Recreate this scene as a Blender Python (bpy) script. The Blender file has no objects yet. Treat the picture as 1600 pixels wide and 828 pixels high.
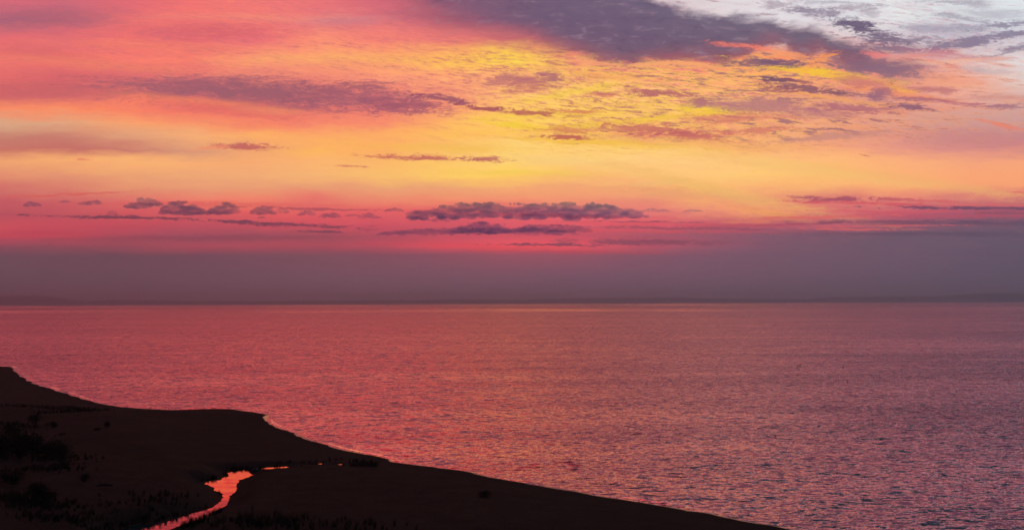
import bpy, bmesh, math, random
import numpy as np
from mathutils import Matrix, Vector

random.seed(7)
rng = np.random.default_rng(11)
sc = bpy.context.scene
col = sc.collection

# ------------------------------------------------------------------ camera
cam_data = bpy.data.cameras.new("camera")
cam_data.sensor_width = 36.0
cam_data.lens = 36.0 * 1716.0 / 1600.0
cam_data.clip_start = 0.5
cam_data.clip_end = 400000.0
cam = bpy.data.objects.new("camera", cam_data)
col.objects.link(cam)
CAM_H = 26.0
cam.matrix_world = (Matrix.Translation((0, 0, CAM_H))
                    @ Matrix.Rotation(math.radians(90 + 1.9400), 4, 'X')
                    @ Matrix.Rotation(math.radians(-0.2000), 4, 'Z'))
sc.camera = cam
sc.view_settings.view_transform = 'Standard'
sc.view_settings.look = 'None'
sc.view_settings.exposure = 0.0
sc.view_settings.gamma = 1.0
sc.cycles.max_bounces = 12
sc.cycles.diffuse_bounces = 5
sc.cycles.glossy_bounces = 4
sc.cycles.volume_bounces = 4
sc.cycles.use_denoising = True
sc.cycles.use_adaptive_sampling = False

# ------------------------------------------------------------------ node helpers
class Net:
    def __init__(self, tree):
        self.t = tree
        tree.nodes.clear()

    def put(self, sock, val):
        if val is None:
            return
        if isinstance(val, bpy.types.NodeSocket):
            self.t.links.new(val, sock)
        elif isinstance(val, (tuple, list)) and sock.type == 'RGBA' and len(val) == 3:
            sock.default_value = (*val, 1.0)
        else:
            sock.default_value = val

    def node(self, kind, **props):
        n = self.t.nodes.new(kind)
        for k, v in props.items():
            setattr(n, k, v)
        return n

    def m(self, op, a, b=None, c=None, clamp=False):
        n = self.node('ShaderNodeMath', operation=op, use_clamp=clamp)
        for i, x in enumerate((a, b, c)):
            if x is not None:
                self.put(n.inputs[i], x)
        return n.outputs[0]

    def add(self, a, b): return self.m('ADD', a, b)
    def sub(self, a, b): return self.m('SUBTRACT', a, b)
    def mul(self, a, b): return self.m('MULTIPLY', a, b)
    def mad(self, a, b, c): return self.m('MULTIPLY_ADD', a, b, c)

    def step(self, x, lo, hi, smooth=True):
        n = self.node('ShaderNodeMapRange', interpolation_type='SMOOTHSTEP' if smooth else 'LINEAR')
        n.clamp = True
        self.put(n.inputs['Value'], x)
        self.put(n.inputs['From Min'], lo)
        self.put(n.inputs['From Max'], hi)
        return n.outputs['Result']

    def mix(self, f, a, b, blend='MIX'):
        n = self.node('ShaderNodeMix', data_type='RGBA', blend_type=blend)
        n.clamp_factor = True
        self.put(n.inputs[0], f)
        self.put(n.inputs[6], a)
        self.put(n.inputs[7], b)
        return n.outputs[2]

    def vec(self, x, y, z):
        n = self.node('ShaderNodeCombineXYZ')
        for i, v in enumerate((x, y, z)):
            self.put(n.inputs[i], v)
        return n.outputs[0]

    def dot(self, v, c):
        n = self.node('ShaderNodeVectorMath', operation='DOT_PRODUCT')
        self.put(n.inputs[0], v)
        n.inputs[1].default_value = c
        return n.outputs['Value']

    def vop(self, op, a, b):
        n = self.node('ShaderNodeVectorMath', operation=op)
        self.put(n.inputs[0], a)
        self.put(n.inputs[1], b)
        return n.outputs[0]

    def noise(self, v, scale=1.0, detail=3.0, rough=0.5, dist=0.0, color=False, lac=2.0):
        n = self.node('ShaderNodeTexNoise')
        self.put(n.inputs['Vector'], v)
        self.put(n.inputs['Scale'], scale)
        self.put(n.inputs['Detail'], detail)
        self.put(n.inputs['Roughness'], rough)
        self.put(n.inputs['Lacunarity'], lac)
        self.put(n.inputs['Distortion'], dist)
        return n.outputs['Color' if color else 'Fac']

    def ramp(self, fac, stops, interp='LINEAR'):
        n = self.node('ShaderNodeValToRGB')
        cr = n.color_ramp
        cr.interpolation = interp
        while len(cr.elements) < len(stops):
            cr.elements.new(0.5)
        for e, (p, c) in zip(cr.elements, stops):
            e.position = p
        for e, (p, c) in zip(cr.elements, stops):
            e.color = c if len(c) == 4 else (*c, 1.0)
        self.put(n.inputs[0], fac)
        return n.outputs[0], n.outputs[1]

    def sep(self, v):
        n = self.node('ShaderNodeSeparateXYZ')
        self.put(n.inputs[0], v)
        return n.outputs[0], n.outputs[1], n.outputs[2]


def new_mat(name):
    m = bpy.data.materials.new(name)
    m.use_nodes = True
    return m, Net(m.node_tree)


bm = bmesh.new()
bmesh.ops.create_icosphere(bm, subdivisions=2, radius=1.0)
ICO_V = np.array([v.co[:] for v in bm.verts])
ICO_F = np.array([[v.index for v in f.verts] for f in bm.faces])
bm.free()

def mesh_obj(name, verts, faces, mat, parent=None, smooth=False):
    me = bpy.data.meshes.new(name)
    if isinstance(verts, np.ndarray):
        me.from_pydata(verts.tolist(), [], faces.tolist() if isinstance(faces, np.ndarray) else faces)
    else:
        me.from_pydata(verts, [], faces)
    me.update()
    if smooth:
        me.polygons.foreach_set("use_smooth", [True] * len(me.polygons))
    if mat:
        me.materials.append(mat)
    o = bpy.data.objects.new(name, me)
    col.objects.link(o)
    o.parent = parent
    return o


def tag(o, label, cat=None, kind=None, group=None):
    o["label"] = label
    if cat: o["category"] = cat
    if kind: o["kind"] = kind
    if group: o["group"] = group
    return o

# ------------------------------------------------------------------ world: the clear dusk air beyond everything
world = bpy.data.worlds.new("World")
sc.world = world
world.use_nodes = True
W = Net(world.node_tree)
nis = W.node('ShaderNodeTexSky', sky_type='NISHITA')
nis.sun_disc = False
nis.sun_elevation = math.radians(-1.5)     # the sun has set: no sun lamp, the glowing sky is the only light
nis.sun_rotation = math.radians(4)
bg = W.node('ShaderNodeBackground')
W.put(bg.inputs[0], nis.outputs[0])
bg.inputs[1].default_value = 0.08
wo = W.node('ShaderNodeOutputWorld')
W.t.links.new(bg.outputs[0], wo.inputs[0])

# ------------------------------------------------------------------ sky: glowing dusk cloudscape
# rows: (height above the horizon in degrees, [(r, g, b, cloud texture amount) at each azimuth])
SKY_AZ = [-25.047, -22.238, -19.311, -16.277, -13.145, -9.931, -6.653, -3.331, 0.013, 3.358, 6.679, 9.957, 13.169, 16.3, 19.334, 22.259, 25.067]
SKY_ROWS = [  # last two rows, above the view, tuned red and grey for the lake's reflection
 (0.238, [(0.1304,0.0728,0.1072,0.05), (0.1366,0.075,0.1072,0.05), (0.143,0.0772,0.11,0.05), (0.1529,0.0818,0.1185,0.05), (0.1631,0.0866,0.1244,0.05), (0.1738,0.0915,0.1335,0.05), (0.1812,0.0966,0.143,0.05), (0.1888,0.0991,0.1495,0.05), (0.1925,0.1018,0.1529,0.05), (0.1849,0.1018,0.1563,0.05), (0.1776,0.1018,0.1563,0.05), (0.1702,0.1018,0.1563,0.05), (0.1631,0.1018,0.1563,0.05), (0.1463,0.0991,0.1529,0.05), (0.1335,0.0991,0.1495,0.05), (0.1213,0.0966,0.1463,0.05), (0.1128,0.0966,0.143,0.05)]),
 (1.406, [(0.1529,0.0818,0.1128,0.05), (0.1529,0.0818,0.1128,0.05), (0.1563,0.0818,0.1128,0.05), (0.1702,0.0866,0.1213,0.05), (0.1925,0.0941,0.1304,0.05), (0.2125,0.0991,0.1398,0.05), (0.2333,0.1018,0.1463,0.05), (0.2465,0.1045,0.1529,0.05), (0.2555,0.1072,0.1597,0.05), (0.2421,0.1072,0.1631,0.05), (0.229,0.1072,0.1631,0.05), (0.2125,0.1072,0.1631,0.05), (0.1964,0.1072,0.1597,0.05), (0.1738,0.1045,0.1597,0.05), (0.1529,0.1018,0.1563,0.05), (0.1335,0.0991,0.1529,0.05), (0.1185,0.0966,0.1463,0.05)]),
 (2.474, [(0.1631,0.0818,0.1128,0.05), (0.1702,0.0772,0.1072,0.05), (0.1702,0.0772,0.1072,0.05), (0.1888,0.0772,0.1128,0.05), (0.2165,0.0818,0.1185,0.05), (0.2421,0.0866,0.1213,0.05), (0.274,0.0866,0.1304,0.051), (0.3238,0.0915,0.1366,0.052), (0.4075,0.0966,0.143,0.053), (0.3783,0.0966,0.1495,0.054), (0.2982,0.1018,0.1563,0.056), (0.2509,0.1072,0.1631,0.058), (0.2165,0.1072,0.1631,0.06), (0.1888,0.1072,0.1597,0.06), (0.1702,0.1045,0.1597,0.058), (0.1495,0.1018,0.1563,0.055), (0.1304,0.0966,0.1495,0.052)]),
 (2.942, [(0.2982,0.0772,0.1128,0.05), (0.3238,0.0772,0.1128,0.05), (0.3783,0.0772,0.1072,0.05), (0.4697,0.0772,0.1128,0.05), (0.5028,0.0772,0.1128,0.051), (0.5028,0.0772,0.1128,0.052), (0.6098,0.0818,0.1213,0.056), (0.9079,0.0941,0.1304,0.065), (1.1424,0.1128,0.1366,0.077), (1.0783,0.1072,0.143,0.089), (0.688,0.1018,0.1529,0.097), (0.4075,0.1072,0.1631,0.102), (0.2421,0.1072,0.1631,0.107), (0.2004,0.1072,0.1597,0.106), (0.1702,0.1072,0.1597,0.095), (0.1529,0.1072,0.1597,0.077), (0.1366,0.1018,0.1563,0.062)]),
 (3.476, [(0.6795,0.0808,0.1198,0.05), (0.6023,0.0763,0.1114,0.05), (0.4966,0.0808,0.1198,0.05), (0.4144,0.0855,0.1288,0.051), (0.4025,0.0855,0.1198,0.052), (0.4326,0.0855,0.1198,0.059), (0.5444,0.0855,0.1288,0.079), (0.6956,0.0929,0.1349,0.121), (0.8057,0.1006,0.1412,0.18), (0.7201,0.0954,0.1412,0.234), (0.4966,0.1006,0.151,0.263), (0.3736,0.1058,0.1611,0.271), (0.2568,0.1058,0.1611,0.272), (0.2138,0.1058,0.1611,0.257), (0.1754,0.1058,0.1577,0.211), (0.1611,0.1058,0.1577,0.146), (0.1412,0.1006,0.1544,0.093)]),
 (4.076, [(0.7338,0.0894,0.1154,0.05), (0.6933,0.0823,0.1154,0.051), (0.6541,0.0823,0.1154,0.051), (0.6163,0.0894,0.124,0.051), (0.6541,0.0894,0.124,0.054), (0.7338,0.0894,0.124,0.066), (0.7503,0.0968,0.1359,0.1), (0.8014,0.1072,0.1453,0.17), (0.8907,0.1154,0.1551,0.27), (0.9565,0.124,0.1551,0.363), (0.8632,0.1154,0.1551,0.417), (0.7338,0.1154,0.1618,0.442), (0.5798,0.1072,0.1618,0.457), (0.6163,0.1298,0.1795,0.438), (0.3597,0.1072,0.1618,0.354), (0.2302,0.1019,0.1618,0.232), (0.1795,0.1019,0.1551,0.131)]),
 (4.742, [(0.5621,0.0939,0.1202,0.051), (0.6342,0.0988,0.1259,0.051), (0.7519,0.1118,0.1259,0.052), (0.8369,0.1259,0.1318,0.052), (0.9273,0.1318,0.1259,0.053), (0.8815,0.1202,0.1318,0.057), (0.9273,0.1409,0.1409,0.07), (0.9273,0.1409,0.1409,0.096), (0.9273,0.1569,0.1637,0.135), (0.9273,0.174,0.1847,0.178), (0.9273,0.2111,0.1995,0.22), (1.0233,0.3231,0.1995,0.268), (1.1562,0.4329,0.1705,0.318), (0.8369,0.1847,0.1775,0.331), (0.6721,0.1202,0.174,0.28), (0.5081,0.1147,0.174,0.19), (0.4329,0.0988,0.1569,0.112)]),
 (5.408, [(0.6566,0.1174,0.1377,0.052), (0.695,0.1287,0.1377,0.052), (0.8612,0.1734,0.1533,0.053), (0.9997,0.226,0.1599,0.054), (1.0288,0.2598,0.1599,0.054), (0.9335,0.2101,0.1599,0.054), (0.9997,0.2916,0.17,0.055), (1.0485,0.3156,0.17,0.057), (1.0485,0.3406,0.1805,0.06), (1.0485,0.367,0.1876,0.066), (1.0093,0.3563,0.1949,0.078), (1.0987,0.4712,0.1805,0.097), (1.0093,0.367,0.1876,0.118), (0.8436,0.226,0.1876,0.126), (0.9997,0.3156,0.1949,0.114), (0.879,0.2686,0.1949,0.089), (0.8176,0.226,0.1949,0.068)]),
 (6.073, [(0.7615,0.2025,0.157,0.054), (0.8284,0.2423,0.167,0.055), (0.8896,0.3099,0.1772,0.056), (0.935,0.3604,0.1914,0.057), (0.9535,0.3873,0.1914,0.058), (0.9535,0.3873,0.1914,0.058), (0.9816,0.4153,0.1914,0.058), (0.9911,0.4269,0.1914,0.058), (1.069,0.475,0.1842,0.059), (1.0393,0.4505,0.1914,0.06), (1.1193,0.5065,0.1914,0.062), (1.1296,0.5942,0.1842,0.064), (1.1296,0.5393,0.1914,0.065), (1.1501,0.5595,0.1914,0.063), (1.1501,0.5065,0.1914,0.059), (1.1296,0.4446,0.1914,0.055), (1.1091,0.4153,0.1914,0.052)]),
 (6.67, [(0.8779,0.3058,0.1749,0.056), (0.8779,0.3301,0.1818,0.058), (0.9687,0.4098,0.1889,0.061), (0.978,0.4388,0.1998,0.062), (1.016,0.4687,0.1998,0.063), (1.0647,0.5322,0.1889,0.064), (1.0945,0.6004,0.1648,0.064), (1.1453,0.6963,0.1424,0.066), (1.166,0.7515,0.1248,0.07), (1.1147,0.6146,0.1818,0.076), (1.135,0.6363,0.2113,0.081), (1.1556,0.6735,0.219,0.081), (1.166,0.6735,0.1998,0.076), (1.1556,0.6004,0.1889,0.068), (1.135,0.5063,0.1998,0.06), (1.1147,0.4446,0.1998,0.054), (1.1147,0.4388,0.1998,0.052)]),
 (7.399, [(1.0026,0.433,0.1794,0.062), (1.08,0.4933,0.1794,0.066), (1.1,0.5122,0.1864,0.069), (1.08,0.4933,0.1864,0.073), (1.0604,0.4625,0.1864,0.075), (1.1,0.5251,0.1794,0.077), (1.1,0.5581,0.1529,0.08), (1.12,0.6279,0.1529,0.089), (1.1403,0.7258,0.1972,0.106), (1.1506,0.7258,0.2279,0.128), (1.1506,0.7024,0.2484,0.147), (1.1506,0.6646,0.236,0.15), (1.1506,0.6351,0.2161,0.135), (1.1403,0.5581,0.2085,0.108), (1.12,0.4933,0.2161,0.082), (1.0506,0.433,0.2239,0.064), (1.08,0.433,0.2085,0.055)]),
 (8.06, [(0.658,0.1952,0.1451,0.069), (0.6216,0.1776,0.1451,0.076), (0.658,0.2139,0.161,0.082), (0.774,0.3474,0.2064,0.087), (0.9926,0.4287,0.1776,0.091), (1.1088,0.5329,0.1219,0.095), (1.1088,0.4699,0.1391,0.105), (1.089,0.5526,0.161,0.129), (1.1391,0.75,0.2064,0.173), (1.129,0.6954,0.1776,0.231), (1.129,0.6728,0.161,0.279), (1.1088,0.6075,0.161,0.289), (1.089,0.5199,0.1952,0.252), (1.0401,0.4287,0.2139,0.188), (0.9014,0.3474,0.2543,0.126), (0.774,0.2896,0.2628,0.084), (0.6954,0.2543,0.2628,0.062)]),
 (8.72, [(0.6164,0.2198,0.1596,0.08), (0.6524,0.2317,0.1694,0.09), (0.8504,0.397,0.2121,0.1), (1.0314,0.472,0.1936,0.108), (1.0995,0.472,0.1439,0.115), (1.0995,0.4541,0.1439,0.123), (1.0995,0.4781,0.135,0.144), (1.1195,0.5816,0.1209,0.196), (1.1295,0.6164,0.1292,0.286), (1.0995,0.5816,0.1154,0.4), (0.9657,0.3445,0.1596,0.495), (1.0029,0.3703,0.1694,0.516), (1.0506,0.472,0.1936,0.446), (0.9384,0.397,0.2317,0.321), (0.8084,0.3445,0.2737,0.199), (0.7125,0.2963,0.2737,0.116), (0.6524,0.2963,0.2963,0.074)]),
 (9.377, [(0.762,0.422,0.2503,0.094), (0.8443,0.422,0.23,0.109), (1.0526,0.4107,0.1682,0.124), (1.043,0.332,0.149,0.136), (1.0239,0.2587,0.1429,0.146), (1.0239,0.2717,0.1584,0.16), (1.0334,0.2941,0.1584,0.198), (1.0915,0.4992,0.1429,0.292), (1.1213,0.6771,0.12,0.444), (1.1213,0.6477,0.1429,0.616), (1.1114,0.5774,0.1552,0.76), (1.0526,0.4626,0.1817,0.794), (0.9956,0.4051,0.2032,0.681), (0.9771,0.422,0.2421,0.482), (0.8443,0.3942,0.2761,0.29), (0.7227,0.3728,0.3033,0.158), (0.6846,0.3676,0.3223,0.089)]),
 (10.033, [(1.046,0.2923,0.142,0.111), (1.0653,0.2923,0.1361,0.132), (1.0364,0.2487,0.1361,0.153), (0.971,0.2056,0.142,0.17), (0.971,0.2093,0.1481,0.184), (0.971,0.2168,0.1575,0.203), (0.9527,0.2093,0.1671,0.264), (1.0556,0.3499,0.1737,0.423), (1.1044,0.6081,0.142,0.637), (1.1143,0.6436,0.1542,0.823), (1.1044,0.6012,0.1671,0.98), (1.0847,0.5604,0.1671,1), (0.8474,0.3399,0.2324,0.871), (0.9347,0.4026,0.2406,0.614), (0.8817,0.3499,0.2406,0.368), (0.839,0.3757,0.2923,0.198), (0.7572,0.4193,0.3653,0.105)]),
 (10.686, [(0.699,0.1442,0.1473,0.131), (0.761,0.1597,0.1566,0.159), (0.9932,0.2273,0.1473,0.186), (0.8769,0.1795,0.1629,0.208), (0.8428,0.1762,0.1629,0.225), (0.8855,0.1935,0.1728,0.248), (0.9295,0.2119,0.1728,0.336), (0.9747,0.3185,0.1935,0.582), (1.0983,0.5573,0.1795,0.842), (1.1082,0.6047,0.1795,0.955), (1.0787,0.5184,0.2008,1), (1.0498,0.4455,0.2081,1), (1.0402,0.4225,0.1935,0.92), (0.8513,0.338,0.2557,0.652), (0.769,0.3137,0.2557,0.402), (0.9475,0.434,0.3185,0.226), (0.7931,0.5376,0.4751,0.118)]),
 (11.662, [(0.8284,0.1586,0.1555,0.16), (0.7635,0.1462,0.1555,0.199), (0.7714,0.1586,0.165,0.236), (0.8368,0.1921,0.1783,0.266), (0.9229,0.2498,0.1852,0.286), (0.9678,0.2709,0.1852,0.308), (1.0423,0.3356,0.1994,0.416), (1.071,0.403,0.1852,0.738), (0.9588,0.3455,0.1921,0.987), (1.0615,0.5022,0.1715,0.905), (1.0615,0.4195,0.1921,0.845), (1.0519,0.3868,0.1921,0.826), (1.071,0.4899,0.1402,0.703), (1.0423,0.3455,0.165,0.52), (0.8368,0.2931,0.2376,0.374), (0.9862,0.414,0.2797,0.258), (0.7875,0.6717,0.6355,0.141)]),
 (12.632, [(0.9351,0.1982,0.1641,0.183), (0.9531,0.1982,0.1641,0.229), (0.9987,0.2128,0.1641,0.274), (1.008,0.2282,0.1641,0.31), (1.0551,0.3484,0.1772,0.331), (1.0646,0.3585,0.1772,0.344), (1.0646,0.4116,0.1545,0.405), (1.084,0.5179,0.117,0.606), (1.0937,0.7049,0.077,0.728), (0.9531,0.3005,0.1641,0.592), (0.8485,0.1982,0.1806,0.483), (0.9531,0.2483,0.1705,0.443), (1.0744,0.3336,0.1307,0.378), (0.799,0.2523,0.2054,0.324), (0.7201,0.3434,0.3336,0.34), (0.8235,0.4992,0.4689,0.316), (0.8235,0.7432,0.7432,0.181)]),
 (13.596, [(0.8611,0.1632,0.1763,0.192), (0.7949,0.1568,0.1831,0.241), (0.9127,0.1763,0.1696,0.288), (0.8275,0.1568,0.1763,0.326), (0.9127,0.1797,0.1865,0.348), (1.0121,0.281,0.1865,0.352), (0.9936,0.2389,0.1865,0.355), (0.8866,0.2081,0.1865,0.388), (0.8275,0.19,0.173,0.391), (0.6498,0.1446,0.1763,0.312), (0.5736,0.1763,0.2044,0.247), (0.6643,0.3319,0.3319,0.21), (0.7788,0.5603,0.5603,0.182), (0.8193,0.6643,0.6643,0.213), (0.7013,0.6285,0.6864,0.345), (0.5938,0.5343,0.6145,0.386), (0.6498,0.6145,0.6864,0.224)]),
 (14.554, [(0.4823,0.1409,0.1963,0.183), (0.598,0.1409,0.1857,0.229), (0.8657,0.1755,0.1755,0.274), (0.944,0.1963,0.1755,0.309), (0.944,0.2108,0.1857,0.329), (0.8239,0.2035,0.2184,0.33), (0.7439,0.1723,0.2035,0.313), (0.571,0.1352,0.1857,0.287), (0.4242,0.1186,0.1857,0.25), (0.4469,0.1755,0.2222,0.202), (0.6257,0.3304,0.3808,0.159), (0.8157,0.6982,0.7133,0.127), (0.8239,0.7754,0.8075,0.112), (0.7595,0.7361,0.7834,0.166), (0.8239,0.8239,0.8405,0.324), (0.6982,0.6982,0.7439,0.384), (0.7439,0.7914,0.8405,0.225)]),
 (15.504, [(0.7333,0.1525,0.2027,0.16), (0.6588,0.1525,0.2027,0.199), (0.8125,0.1555,0.185,0.235), (0.9404,0.185,0.1748,0.265), (0.9404,0.2027,0.185,0.282), (0.8709,0.1884,0.1955,0.282), (0.6661,0.1404,0.1955,0.265), (0.6094,0.1555,0.1991,0.236), (0.5427,0.1748,0.2213,0.2), (0.5822,0.2831,0.3291,0.162), (0.7333,0.5557,0.5889,0.128), (0.7883,0.7105,0.7411,0.101), (0.8207,0.7645,0.7963,0.09), (0.7804,0.7804,0.8207,0.129), (0.8372,0.8372,0.854,0.244), (0.7411,0.7645,0.7963,0.289), (0.7883,0.8372,0.8709,0.176)]),
 (18.0, [(0.4589,0.1045,0.1423,0.086), (0.5522,0.1096,0.1366,0.099), (0.7138,0.1187,0.1381,0.111), (0.9483,0.1293,0.1351,0.121), (1.1954,0.1338,0.1338,0.126), (1.427,0.1405,0.1405,0.126), (1.5895,0.148,0.141,0.121), (1.5703,0.1462,0.1462,0.111), (1.2904,0.1304,0.1498,0.099), (0.7043,0.1305,0.1621,0.086), (0.3817,0.1609,0.2097,0.075), (0.2492,0.2028,0.2575,0.066), (0.1736,0.2314,0.2811,0.06), (0.1364,0.2311,0.2808,0.059), (0.1145,0.2233,0.2764,0.066), (0.1045,0.2083,0.2635,0.068), (0.0949,0.1975,0.2552,0.059)]),
 (23.094, [(0.2171,0.0478,0.0725,0.05), (0.3002,0.0511,0.0687,0.05), (0.4421,0.0584,0.0694,0.05), (0.6823,0.0684,0.0724,0.05), (0.9401,0.0757,0.0757,0.05), (1.217,0.0871,0.0871,0.05), (1.3693,0.0962,0.0962,0.05), (1.2528,0.095,0.1034,0.05), (0.7995,0.0948,0.1168,0.05), (0.3952,0.1017,0.1349,0.05), (0.1892,0.1077,0.1467,0.05), (0.1195,0.1195,0.1602,0.05), (0.094,0.1294,0.1685,0.05), (0.0806,0.1321,0.1714,0.05), (0.0725,0.1292,0.1682,0.05), (0.0667,0.1238,0.1618,0.05), (0.0612,0.1184,0.1555,0.05)])]
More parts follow.
